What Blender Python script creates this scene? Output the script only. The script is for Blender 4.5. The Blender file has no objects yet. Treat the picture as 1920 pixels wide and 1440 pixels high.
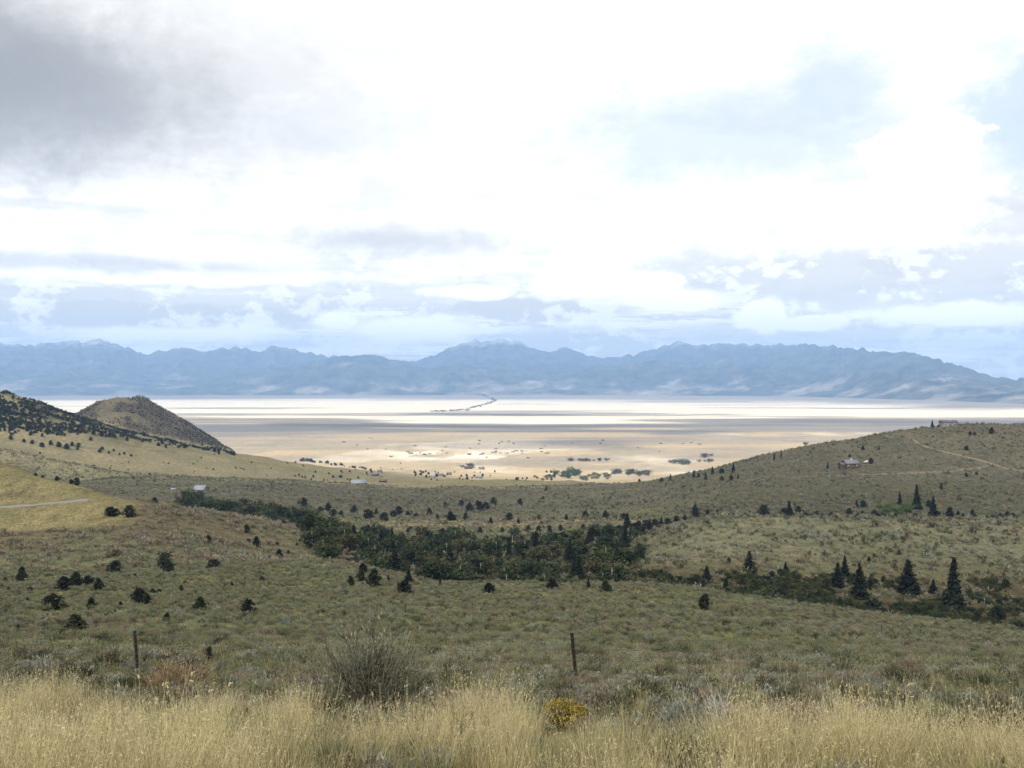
import bpy, math, random
import numpy as np

# ----------------------------------------------------------------- camera, world, sun, exposure
F = 1866.0                       # focal length in photo pixels (1920 wide)
CX, CY = 960.0, 720.0            # the horizon lies at the middle of the picture
scene = bpy.context.scene
col = scene.collection

cam_d = bpy.data.cameras.new('camera')
cam_d.sensor_fit = 'HORIZONTAL'
cam_d.sensor_width = 36.0
cam_d.lens = 36.0 * F / 1920.0
cam_d.clip_start = 0.1
cam_d.clip_end = 200000.0
cam = bpy.data.objects.new('camera', cam_d)
col.objects.link(cam)
cam.location = (0, 0, 0)
cam.rotation_euler = (math.radians(90), 0, 0)
scene.camera = cam

SUN_EL = math.radians(46)
SUN_AZ = math.radians(198)       # clockwise from +Y: behind the camera, a little to the left
HAZE_COLOR = (0.37, 0.60, 1.0)
HAZE_DENSITY = 4.9e-5
SDIR = np.array([math.sin(SUN_AZ) * math.cos(SUN_EL), math.cos(SUN_AZ) * math.cos(SUN_EL), math.sin(SUN_EL)])

sun_d = bpy.data.lights.new('sun', 'SUN')
sun_d.energy = 5.0
sun_d.angle = math.radians(0.5)
sun_d.color = (1.0, 0.95, 0.87)
sun = bpy.data.objects.new('sun', sun_d)
col.objects.link(sun)
from mathutils import Vector, Matrix
sun.rotation_euler = Vector(SDIR).to_track_quat('Z', 'Y').to_euler()

scene.view_settings.view_transform = 'Standard'
scene.view_settings.look = 'None'
scene.view_settings.gamma = 1.0
scene.view_settings.use_curve_mapping = False
scene.view_settings.exposure = 0.34
scene.render.engine = 'CYCLES'
scene.cycles.use_denoising = True
scene.cycles.max_bounces = 5
scene.cycles.diffuse_bounces = 2
scene.cycles.transparent_max_bounces = 12
scene.cycles.volume_bounces = 0
scene.render.film_transparent = False


class N:
    """tiny helper that writes shader node trees"""
    def __init__(self, tree):
        self.t = tree

    def node(self, kind, **kw):
        n = self.t.nodes.new(kind)
        for k, v in kw.items():
            setattr(n, k, v)
        return n

    def put(self, sock, v):
        if isinstance(v, bpy.types.NodeSocket):
            self.t.links.new(v, sock)
        else:
            sock.default_value = v

    def m(self, op, a, b=None, c=None, clamp=False):
        n = self.node('ShaderNodeMath', operation=op, use_clamp=clamp)
        self.put(n.inputs[0], a)
        if b is not None:
            self.put(n.inputs[1], b)
        if c is not None:
            self.put(n.inputs[2], c)
        return n.outputs[0]

    def v(self, op, a, b=None):
        n = self.node('ShaderNodeVectorMath', operation=op)
        self.put(n.inputs[0], a)
        if b is not None:
            self.put(n.inputs[1], b)
        return n.outputs[0]

    def xyz(self, x, y, z=0.0):
        n = self.node('ShaderNodeCombineXYZ')
        self.put(n.inputs[0], x); self.put(n.inputs[1], y); self.put(n.inputs[2], z)
        return n.outputs[0]

    def sep(self, v):
        n = self.node('ShaderNodeSeparateXYZ')
        self.put(n.inputs[0], v)
        return n.outputs

    def noise(self, vec, scale, detail=4.0, rough=0.55, dist=0.0):
        n = self.node('ShaderNodeTexNoise')
        self.put(n.inputs['Vector'], vec)
        n.inputs['Scale'].default_value = scale
        n.inputs['Detail'].default_value = detail
        n.inputs['Roughness'].default_value = rough
        n.inputs['Distortion'].default_value = dist
        return n.outputs['Fac']

    def step(self, x, lo, hi, a=0.0, b=1.0, smooth=True):
        n = self.node('ShaderNodeMapRange')
        n.interpolation_type = 'SMOOTHSTEP' if smooth else 'LINEAR'
        self.put(n.inputs[0], x)
        n.inputs[1].default_value = lo; n.inputs[2].default_value = hi
        n.inputs[3].default_value = a; n.inputs[4].default_value = b
        return n.outputs[0]

    def mix(self, fac, a, b, mode='MIX'):
        n = self.node('ShaderNodeMix', data_type='RGBA', blend_type=mode)
        self.put(n.inputs[0], fac)
        for s, v in ((n.inputs[6], a), (n.inputs[7], b)):
            if isinstance(v, tuple) and len(v) == 3:
                v = v + (1.0,)
            self.put(s, v)
        return n.outputs[2]

    def ramp(self, fac, stops):
        n = self.node('ShaderNodeValToRGB')
        self.put(n.inputs[0], fac)
        e = n.color_ramp.elements
        while len(e) < len(stops):
            e.new(0.5)
        for el, (p, c) in zip(e, stops):
            el.position = p
            el.color = tuple(c) + (1.0,)
        return n.outputs[0]

    def attr(self, name):
        n = self.node('ShaderNodeAttribute', attribute_name=name)
        return n

    def bump(self, h, strength, dist):
        n = self.node('ShaderNodeBump')
        n.inputs['Strength'].default_value = strength
        n.inputs['Distance'].default_value = dist
        self.put(n.inputs['Height'], h)
        return n.outputs[0]


# ---- world: physical sky behind broken cloud, laid out by direction
world = bpy.data.worlds.new('World')
scene.world = world
world.use_nodes = True
wt = world.node_tree
world.cycles.sampling_method = 'MANUAL'
world.cycles.sample_map_resolution = 256
wt.nodes.clear()
w = N(wt)
tc = w.node('ShaderNodeTexCoord')
dirv = tc.outputs['Generated']
dx, dy, dz = w.sep(dirv)
sky = w.node('ShaderNodeTexSky')
sky.sky_type = 'NISHITA'
sky.sun_disc = False
sky.sun_elevation = SUN_EL
sky.sun_rotation = SUN_AZ
sky.altitude = 1600
sky.air_density = 1.0
sky.dust_density = 1.5
sky.ozone_density = 1.0
# azimuth (degrees from +Y, to the right) and elevation (degrees)
az = w.m('MULTIPLY', w.m('ARCTAN2', dx, dy), 57.29578)
el = w.m('MULTIPLY', w.m('ARCSINE', dz), 57.29578)
den = w.m('ADD', w.m('MAXIMUM', dz, 0.0), 0.085)
pl = w.xyz(w.m('DIVIDE', dx, den), w.m('DIVIDE', dy, den), 0.0)
n_mid = w.noise(w.v('ADD', pl, (13.7, 4.1, 2.0)), 1.5, 4, 0.6)
n_str = w.noise(w.v('ADD', w.v('MULTIPLY', pl, (0.36, 1.0, 1.0)), (3.1, 7.7, 5.0)), 2.3, 5, 0.62)
n_fine = w.noise(w.v('MULTIPLY', dirv, (1.0, 1.0, 1.3)), 15.0, 5, 0.58, 0.3)
n_edge = w.noise(w.v('MULTIPLY', dirv, (1.0, 1.0, 1.6)), 55.0, 4, 0.62)


azel = w.xyz(az, el, 0.0)
ragged = w.m('MULTIPLY_ADD', n_fine, 2.3, w.m('MULTIPLY_ADD', n_edge, 0.8, -1.55))


def blob(px, py, rx, ry, soft=0.5, rough=1.0):
    """soft-edged ragged patch of sky round a direction, sizes in photo pixels turned to degrees"""
    a0 = math.degrees(math.atan((px - CX) / F))
    e0 = math.degrees(math.atan((CY - py) / F * math.cos(math.radians(a0))))
    k = 57.29578 / F
    v = w.node('ShaderNodeVectorMath', operation='MULTIPLY_ADD')
    w.put(v.inputs[0], azel)
    v.inputs[1].default_value = (1 / (rx * k), 1 / (ry * k), 0)
    v.inputs[2].default_value = (-a0 / (rx * k), -e0 / (ry * k), 0)
    ln = w.node('ShaderNodeVectorMath', operation='LENGTH')
    w.put(ln.inputs[0], v.outputs[0])
    d = w.m('MULTIPLY_ADD', ragged, rough, ln.outputs['Value'])
    return w.step(d, 1.0 - soft * 0.7, 1.0 + soft * 0.7, 1.0, 0.0)


def add(*xs):
    r = xs[0]
    for x in xs[1:]:
        r = w.m('ADD', r, x)
    return r


K = 10.0                          # the Background runs at strength 0.1


def C(r, g, b):
    return (r * K, g * K, b * K)


WHITE = C(1.38, 1.34, 1.26)
OFF = C(0.75, 0.74, 0.715)
GREY = C(0.40, 0.39, 0.37)
DECK = C(0.71, 0.675, 0.60)
GAP = C(0.66, 0.735, 0.80)


def over(c_, mask, colr, k=1.0):
    return w.mix(mask if k == 1.0 else w.m('MULTIPLY', mask, k), c_, colr)


# thin veil over the blue: the gaps stay very pale
gap_c = w.mix(0.86, sky.outputs[0], GAP)
soft = w.m('MULTIPLY_ADD', n_fine, 0.45, w.m('MULTIPLY', n_mid, 0.55))
c = w.mix(w.m('MULTIPLY', w.step(soft, 0.46, 0.61), 0.68), C(1.30, 1.25, 1.17), OFF)
gaps = w.m('MULTIPLY', blob(1400, 250, 350, 95, 1.2), 0.75)
gaps = w.m('MAXIMUM', gaps, w.m('MULTIPLY', blob(1565, 165, 115, 80, 1.1), 0.85))
gaps = w.m('MAXIMUM', gaps, w.m('MULTIPLY', blob(1930, 205, 125, 125, 0.9), 0.9))
gaps = w.m('MAXIMUM', gaps, w.m('MULTIPLY', blob(640, 235, 220, 50, 0.8), 0.35))
gaps = w.m('MAXIMUM', gaps, w.m('MULTIPLY', w.step(az, 33.0, 60.0), w.step(n_mid, 0.50, 0.40)))
c = w.mix(gaps, c, gap_c)
# low layers: grey undersides in flat streaks under white tops, more of them towards the horizon
low = w.step(el, 8.2, 3.6, 0.0, 1.0)
tex = w.m('MULTIPLY_ADD', w.m('SUBTRACT', n_edge, 0.5), 0.35, n_str)
streak = w.step(tex, 0.47, 0.54)
lowmask = w.m('MULTIPLY', low, w.m('MULTIPLY_ADD', streak, 0.72, 0.08))
for (bx, by, rx, ry, sf, kk) in ((1700, 515, 520, 55, 0.55, 0.75), (1880, 400, 120, 45, 0.5, 0.7), (190, 590, 420, 26, 0.5, 0.95), (60, 548, 260, 14, 0.5, 0.8), (480, 535, 330, 14, 0.6, 0.6),
                                 (1010, 580, 170, 24, 0.45, 0.9), (1110, 645, 150, 32, 0.6, 0.9), (1560, 625, 330, 20, 0.6, 0.6), (700, 560, 170, 14, 0.5, 0.6), (1350, 500, 200, 18, 0.6, 0.6), (330, 690, 400, 20, 0.6, 0.4)):
    lowmask = w.m('MAXIMUM', lowmask, w.m('MULTIPLY', blob(bx, by, rx, ry, sf), kk))
c = w.mix(lowmask, c, DECK)
c = over(c, w.m('MULTIPLY', w.step(w.m('MULTIPLY_ADD', n_edge, 0.4, w.m('MULTIPLY', n_fine, 0.6)), 0.51, 0.58), w.step(el, 9.5, 6.0)), WHITE, 0.55)
# white heads between the layers, and the heaped cloud at the right
puff = blob(1740, 320, 110, 85, 0.18)
for (bx, by, rx, ry, sf) in ((1650, 395, 190, 55, 0.3), (640, 602, 55, 20, 0.25), (770, 618, 130, 26, 0.4), (330, 520, 240, 13, 0.4), (1130, 535, 140, 30, 0.35), (1430, 590, 45, 28, 0.3), (1800, 592, 150, 20, 0.35),
                             (330, 628, 200, 13, 0.5), (880, 548, 80, 12, 0.4), (1250, 560, 130, 18, 0.4), (1520, 605, 60, 14, 0.4)):
    puff = w.m('MAXIMUM', puff, blob(bx, by, rx, ry, sf))
c = over(c, puff, WHITE, 0.92)
# separate grey clouds
c = over(c, blob(750, 448, 225, 28, 0.95), C(0.66, 0.635, 0.595), 0.8)
c = over(c, blob(90, 490, 290, 15, 0.9), C(0.70, 0.66, 0.61), 0.75)
c = over(c, blob(110, 385, 180, 9, 0.7), C(0.74, 0.71, 0.67), 0.5)
c = over(c, blob(240, 110, 560, 200, 1.1, 0.7), C(0.70, 0.685, 0.66), 0.75)
c = over(c, blob(-30, 165, 330, 140, 0.85, 0.5), GREY, 0.9)
c = over(c, blob(-10, 130, 150, 95, 1.2, 0.4), C(0.21, 0.205, 0.195), 0.5)
bg = w.node('ShaderNodeBackground')
bg.inputs['Strength'].default_value = 0.1
w.put(bg.inputs['Color'], c)
out = w.node('ShaderNodeOutputWorld')
wt.links.new(bg.outputs[0], out.inputs['Surface'])

# ----------------------------------------------------------------- small numeric helpers
rng = np.random.default_rng(7)
random.seed(7)


_TAB = np.random.default_rng(99).random(512 * 512)


def vnoise(x, y, seed=0):
    x = np.asarray(x, float) + seed * 37.0; y = np.asarray(y, float) + seed * 91.0
    fx = np.floor(x); fy = np.floor(y)
    ix = fx.astype(np.int32) & 511; iy = fy.astype(np.int32) & 511
    fx = x - fx; fy = y - fy
    fx = fx * fx * (3 - 2 * fx); fy = fy * fy * (3 - 2 * fy)
    ix2 = (ix + 1) & 511
    r0 = iy << 9; r1 = ((iy + 1) & 511) << 9
    a = _TAB[r0 + ix]; c_ = _TAB[r1 + ix]
    a = a + (_TAB[r0 + ix2] - a) * fx
    c_ = c_ + (_TAB[r1 + ix2] - c_) * fx
    return a + (c_ - a) * fy


def fbm(x, y, seed=0, octv=4, gain=0.5):
    s = 0; amp = 1; tot = 0
    for o in range(octv):
        s = s + amp * vnoise(x * 2 ** o + 17.3 * o, y * 2 ** o - 9.1 * o, seed + o)
        tot += amp; amp *= gain
    return s / tot


def ridged(x, y, seed=0, octv=5):
    s = 0; amp = 1; tot = 0
    for o in range(octv):
        n = 1 - np.abs(2 * vnoise(x * 2 ** o + 5.3 * o, y * 2 ** o + 3.1 * o, seed + o) - 1)
        s = s + amp * n * n
        tot += amp; amp *= 0.5
    return s / tot


def sstep(x, a, b):
    t = np.clip((np.asarray(x, float) - a) / (b - a), 0, 1)
    return t * t * (3 - 2 * t)


def mesh_from(name, verts, faces, mats=(), smooth=False):
    """verts (n,3); faces (m,3) or (m,4) array, or list of such arrays"""
    me = bpy.data.meshes.new(name)
    verts = np.asarray(verts, np.float32)
    if not isinstance(faces, list):
        faces = [faces]
    faces = [np.asarray(f, np.int32) for f in faces if len(f)]
    nl = sum(f.size for f in faces); nf = sum(len(f) for f in faces)
    me.vertices.add(len(verts)); me.loops.add(nl); me.polygons.add(nf)
    me.vertices.foreach_set('co', verts.ravel())
    me.loops.foreach_set('vertex_index', np.concatenate([f.ravel() for f in faces]))
    st = []; k = 0
    for f in faces:
        n = f.shape[1]
        st.append(k + np.arange(len(f)) * n); k += f.size
    me.polygons.foreach_set('loop_start', np.concatenate(st).astype(np.int32))
    if smooth:
        me.polygons.foreach_set('use_smooth', np.ones(nf, bool))
    me.update(calc_edges=True)
    for m_ in mats:
        me.materials.append(m_)
    return me


def fattr(me, name, vals):
    a = me.attributes.new(name, 'FLOAT', 'POINT')
    a.data.foreach_set('value', np.asarray(vals, np.float32))


def cattr(me, name, rgb):
    a = me.attributes.new(name, 'FLOAT_COLOR', 'POINT')
    rgba = np.ones((len(rgb), 4), np.float32); rgba[:, :3] = rgb
    a.data.foreach_set('color', rgba.ravel())


def tag(o, label=None, cat=None, group=None, kind=None):
    if label: o['label'] = label
    if cat: o['category'] = cat
    if group: o['group'] = group
    if kind: o['kind'] = kind
    return o


def link(name, me, parent=None, loc=None):
    o = bpy.data.objects.new(name, me)
    col.objects.link(o)
    if parent: o.parent = parent
    if loc is not None: o.location = loc
    return o


def empty(name, loc=(0, 0, 0), rz=0.0, scale=None):
    o = bpy.data.objects.new(name, None)
    col.objects.link(o)
    o.location = loc
    o.rotation_euler = (0, 0, rz)
    if scale is not None: o.scale = scale
    o.empty_display_size = 0.5
    return o


def material(name):
    m_ = bpy.data.materials.new(name)
    m_.use_nodes = True
    t = m_.node_tree
    t.nodes.clear()
    n = N(t)
    b = n.node('ShaderNodeBsdfPrincipled')
    b.inputs['Roughness'].default_value = 0.9
    b.inputs['Specular IOR Level'].default_value = 0.15
    o = n.node('ShaderNodeOutputMaterial')
    t.links.new(b.outputs[0], o.inputs['Surface'])
    return m_, n, b


# ----------------------------------------------------------------- terrain heights
def P(*rows):
    a = np.array(rows, float)
    return a[:, 0], a[:, 1], a[:, 2]


ROWS = [
    # each row: photo column, distance, photo row of the ground there
    P((-400, 30, 1268), (960, 30, 1273), (2300, 30, 1285)),
    P((-400, 90, 1182), (0, 90, 1185), (960, 90, 1192), (1500, 90, 1212), (1920, 90, 1235), (2300, 90, 1255)),
    P((-400, 150, 1135), (0, 150, 1128), (450, 150, 1118), (960, 150, 1136), (1350, 145, 1152), (1650, 140, 1184), (1920, 130, 1210), (2300, 125, 1235)),
    P((-400, 230, 1095), (0, 230, 1088), (150, 235, 1084), (300, 240, 1076), (450, 250, 1058), (600, 255, 1046), (680, 245, 1060), (750, 235, 1080), (860, 225, 1100), (1050, 220, 1098),
      (1200, 220, 1096), (1350, 215, 1112), (1500, 210, 1132), (1650, 200, 1152), (1800, 190, 1172), (1920, 180, 1187), (2300, 170, 1215)),
    P((-400, 255, 1082), (0, 255, 1077), (150, 258, 1072), (300, 262, 1062), (450, 285, 1042), (600, 300, 1050), (750, 290, 1098), (900, 280, 1116), (1050, 275, 1116),
      (1200, 270, 1122), (1350, 262, 1140), (1500, 255, 1162), (1650, 247, 1182), (1800, 239, 1200), (1920, 232, 1212), (2300, 222, 1245)),
    P((-400, 318, 1005), (0, 318, 996), (150, 318, 992), (200, 322, 980), (250, 330, 962), (300, 328, 972), (450, 328, 1002), (600, 335, 1024), (750, 360, 1062), (900, 360, 1070),
      (1050, 360, 1066), (1150, 345, 1058), (1200, 325, 1060), (1350, 312, 1062), (1500, 304, 1072), (1650, 300, 1085), (1800, 296, 1096), (1920, 292, 1104), (2300, 285, 1125)),
    P((-400, 332, 960), (0, 332, 950), (150, 334, 938.5), (200, 336, 934), (250, 340, 934), (300, 346, 938), (450, 354, 962), (600, 368, 1000), (750, 420, 1038), (900, 430, 1036),
      (1050, 430, 1030), (1150, 412, 1030), (1200, 395, 1006), (1310, 385, 964), (1500, 380, 962), (1700, 380, 961), (1920, 380, 966), (2300, 380, 978)),
    P((-400, 342, 960), (0, 342, 952), (150, 344, 938), (200, 345, 928), (250, 350, 938), (300, 378, 952), (450, 402, 985), (600, 430, 1016), (750, 472, 1012), (900, 482, 1006),
      (1050, 482, 1000), (1150, 462, 1004), (1200, 450, 1012), (1310, 432, 1000), (1500, 426, 996), (1920, 426, 1002), (2300, 426, 1010)),
    P((-400, 395, 795), (0, 378, 850), (100, 368, 884), (150, 362, 902), (200, 358, 925), (250, 375, 950), (300, 450, 962), (450, 520, 972), (600, 520, 984), (750, 540, 990), (900, 540, 980),
      (1050, 540, 974), (1200, 530, 978), (1310, 492, 992), (1500, 482, 990), (1920, 482, 990), (2300, 482, 995)),
    P((-400, 480, 950), (0, 480, 960), (150, 480, 962), (300, 600, 944), (450, 640, 950), (600, 640, 956), (750, 640, 962), (900, 640, 972), (1050, 640, 970), (1200, 620, 968),
      (1350, 560, 968), (1500, 545, 968), (1920, 540, 972), (2300, 540, 975)),
    P((-400, 700, 930), (0, 700, 935), (150, 700, 926), (300, 780, 918), (450, 820, 916), (600, 850, 920), (750, 850, 926), (900, 850, 922), (1050, 850, 918), (1200, 800, 915),
      (1350, 720, 905), (1500, 700, 892), (1650, 690, 886), (1800, 690, 886), (1920, 690, 892), (2300, 690, 890)),
    P((-400, 900, 870), (0, 900, 903), (150, 950, 896), (300, 1000, 890), (450, 1020, 893), (600, 1050, 900), (750, 1080, 903), (900, 1100, 902), (1050, 1100, 904), (1200, 1050, 902),
      (1300, 960, 880), (1400, 900, 859), (1500, 870, 836), (1600, 860, 814), (1700, 850, 796), (1780, 850, 789), (1920, 850, 784), (2300, 850, 768)),
    P((-400, 1250, 700), (0, 1250, 740), (60, 1250, 757), (100, 1250, 770), (160, 1260, 791), (200, 1270, 805), (280, 1290, 828), (440, 1320, 852), (600, 1350, 882), (750, 1450, 894),
      (900, 1450, 908), (1050, 1450, 915), (1200, 1400, 930), (1300, 1300, 945), (1500, 1200, 960), (1920, 1200, 960), (2300, 1200, 950)),
    P((-400, 1650, 735), (0, 1650, 762), (165, 1650, 788), (300, 1650, 818), (440, 1650, 851), (600, 1700, 876), (750, 1800, 890), (900, 1900, 905), (1050, 1900, 907), (1920, 1900, 925), (2300, 1900, 925)),
]
NU, NY = 900, 1700
UG = np.linspace(-1.3, 1.3, NU)
LY0, LY1 = math.log(4.0), math.log(60000.0)
LG = np.linspace(LY0, LY1, NY)


def build_raster():
    R = np.zeros((NU, NY))
    px = CX + F * UG
    rd = []; rz = []
    for xs, ds, ys in ROWS:
        d = np.interp(px, xs, ds); y = np.interp(px, xs, ys)
        rd.append(d); rz.append(-(y - CY) / F * d)
    left = sstep(px, 420, 60)
    rd = [np.full(NU, 4.0)] + rd + [np.full(NU, 2600.0), np.full(NU, 3400.0), np.full(NU, 6000.0), np.full(NU, 60000.0)]
    rz = [np.full(NU, -1.75 - 0.24 * 4)] + rz + [-232 + 60 * left, np.full(NU, -234.0), np.full(NU, -236.0), np.full(NU, -236.0)]
    rd = np.array(rd); rz = np.array(rz)
    Y = np.exp(LG)
    for i in range(NU):
        R[i] = np.interp(Y, rd[:, i], rz[:, i])
    # rounding
    def blur(A, s, axis):
        k = np.exp(-0.5 * (np.arange(-3 * s, 3 * s + 1) / s) ** 2); k /= k.sum()
        pad = [(0, 0), (0, 0)]; pad[axis] = (3 * s, 3 * s)
        B = np.pad(A, pad, mode='edge')
        return np.apply_along_axis(lambda r: np.convolve(r, k, 'valid'), axis, B)
    Yb = Y[None, :]
    A = blur(blur(R, 5, 1), 5, 0)
    S = blur(blur(R, 2, 1), 3, 0)
    # keep the road bench crisp
    keep = (sstep(px, 330, 270)[:, None]) * sstep(Yb, 300, 312) * sstep(Yb, 372, 352)
    return A * (1 - keep) + S * keep


RAS = build_raster()


def base_h(X, Y):
    X = np.asarray(X, float); Y = np.asarray(Y, float)
    Yc = np.maximum(Y, 5.0)
    u = np.clip(X / np.maximum(Y, 26.0), -1.29, 1.29)
    fi = (u + 1.3) / 2.6 * (NU - 1)
    fj = (np.log(Yc) - LY0) / (LY1 - LY0) * (NY - 1)
    i = np.clip(np.floor(fi).astype(int), 0, NU - 2); j = np.clip(np.floor(fj).astype(int), 0, NY - 2)
    a = fi - i; b = fj - j
    z = (RAS[i, j] * (1 - a) + RAS[i + 1, j] * a) * (1 - b) + (RAS[i, j + 1] * (1 - a) + RAS[i + 1, j + 1] * a) * b
    zn = -1.75 - 0.24 * np.maximum(Y, 0)
    k = sstep(Y, 26, 34)
    return zn * (1 - k) + z * k


CONE = ((268 - CX) / F * 1600, 1600.0)


def cone(X, Y):
    dx_ = X - CONE[0]; dy_ = (Y - CONE[1]) * 0.75
    ang = np.arctan2(dy_, dx_)
    r = np.hypot(np.where(dx_ > 0, dx_ / 1.28, dx_ / 0.82), dy_)
    r = r * (1 + 0.16 * (vnoise(ang * 3 + 9, r * 0.01, 41) - 0.5))
    h = np.clip(1 - r / 112.0, 0, 1)
    rock = (ridged(X / 60, Y / 60, 51, 4) - 0.45) * 16 * np.clip(h * 3, 0, 1)
    return 70 * (h ** 0.92) * (1 - 0.18 * h) + rock * sstep(h, 0, 0.25)


def height(X, Y):
    X = np.asarray(X, float); Y = np.asarray(Y, float)
    z = base_h(X, Y)
    near = sstep(Y, 2, 30) * 0.75 + 0.25
    z = z + (fbm(X / 1.7, Y / 1.7, 3, 3) - 0.5) * 0.18 * sstep(Y, 120, 30)
    z = z + (fbm(X / 9, Y / 9, 5, 4) - 0.5) * 0.9 * near * sstep(Y, 700, 200)
    px = CX + F * X / np.maximum(Y, 1)
    bench = sstep(px, 330, 270) * sstep(Y, 300, 315) * sstep(Y, 370, 350)
    z = z + (fbm(X / 45, Y / 45, 11, 4) - 0.5) * 4.5 * sstep(Y, 90, 260) * sstep(Y, 2600, 1500) * (1 - bench)
    z = z + (ridged(X / 150, Y / 150, 13, 4) - 0.45) * 10 * sstep(Y, 550, 1100) * sstep(Y, 2400, 1500)
    z = z + cone(X, Y)
    # rock knobs of the dark ridge at the left
    dark = sstep(px, 330, 120) * sstep(Y, 1120, 1230) * sstep(Y, 1450, 1300)
    z = z + (ridged(X / 40, Y / 40, 61, 4) - 0.45) * 12 * dark
    # plain: very slight swells, low terrace edge, alluvial fans that climb to the mountain feet
    z = z + (fbm(X / 900, Y / 900, 21, 3) - 0.5) * 6 * sstep(Y, 2600, 4500)
    foot = foot_dist(px)
    z = z + np.clip(Y - (foot - 2600), 0, None) * 0.010 * sstep(Y, 6000, 9000)
    return z


def foot_dist(px):
    return np.interp(px, [-600, 0, 500, 1200, 1500, 1750, 1920, 2500], [17500, 17500, 18500, 18500, 16500, 12500, 10500, 8500])


def proj(X, Y, Z):
    return CX + F * X / Y, CY - F * Z / Y


def hit(px, py, ymin=4.0, ymax=30000.0):
    """first point of the ground along the line of sight through a photo position"""
    Y = np.exp(np.linspace(math.log(ymin), math.log(ymax), 800))
    for _ in range(2):
        X = (px - CX) / F * Y
        d = -(py - CY) / F * Y - height(X, Y)
        k = int(np.argmax(d <= 0))
        if d[k] > 0:
            k = len(Y) - 1
        if k == 0:
            break
        Y = np.linspace(Y[k - 1], Y[k], 12)
    y = float(Y[0] if k == 0 else Y[-1] if d[-1] > 0 else Y[0] + (Y[-1] - Y[0]) * 0.5)
    x = (px - CX) / F * y
    return x, y, float(height(np.array([x]), np.array([y]))[0])


def at(px, Y):
    X = (px - CX) / F * Y
    return X, Y, float(height(np.array([X]), np.array([Y]))[0])


# ----------------------------------------------------------------- ground cover colours (vegetation and soil, with sun and cloud shade painted in)
SAGE = np.array([0.078, 0.086, 0.053]); OLIVE = np.array([0.08, 0.084, 0.038])
BROWN = np.array([0.071, 0.063, 0.044]); GOLD = np.array([0.118, 0.106, 0.058])
PURPLE = np.array([0.066, 0.062, 0.05]); TAN = np.array([0.37, 0.30, 0.20])
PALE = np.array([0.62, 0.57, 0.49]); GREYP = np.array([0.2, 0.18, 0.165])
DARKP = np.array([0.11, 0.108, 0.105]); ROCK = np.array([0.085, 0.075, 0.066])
DKBROWN = np.array([0.034, 0.031, 0.018]); STRAW = np.array([0.165, 0.142, 0.072])


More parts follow.
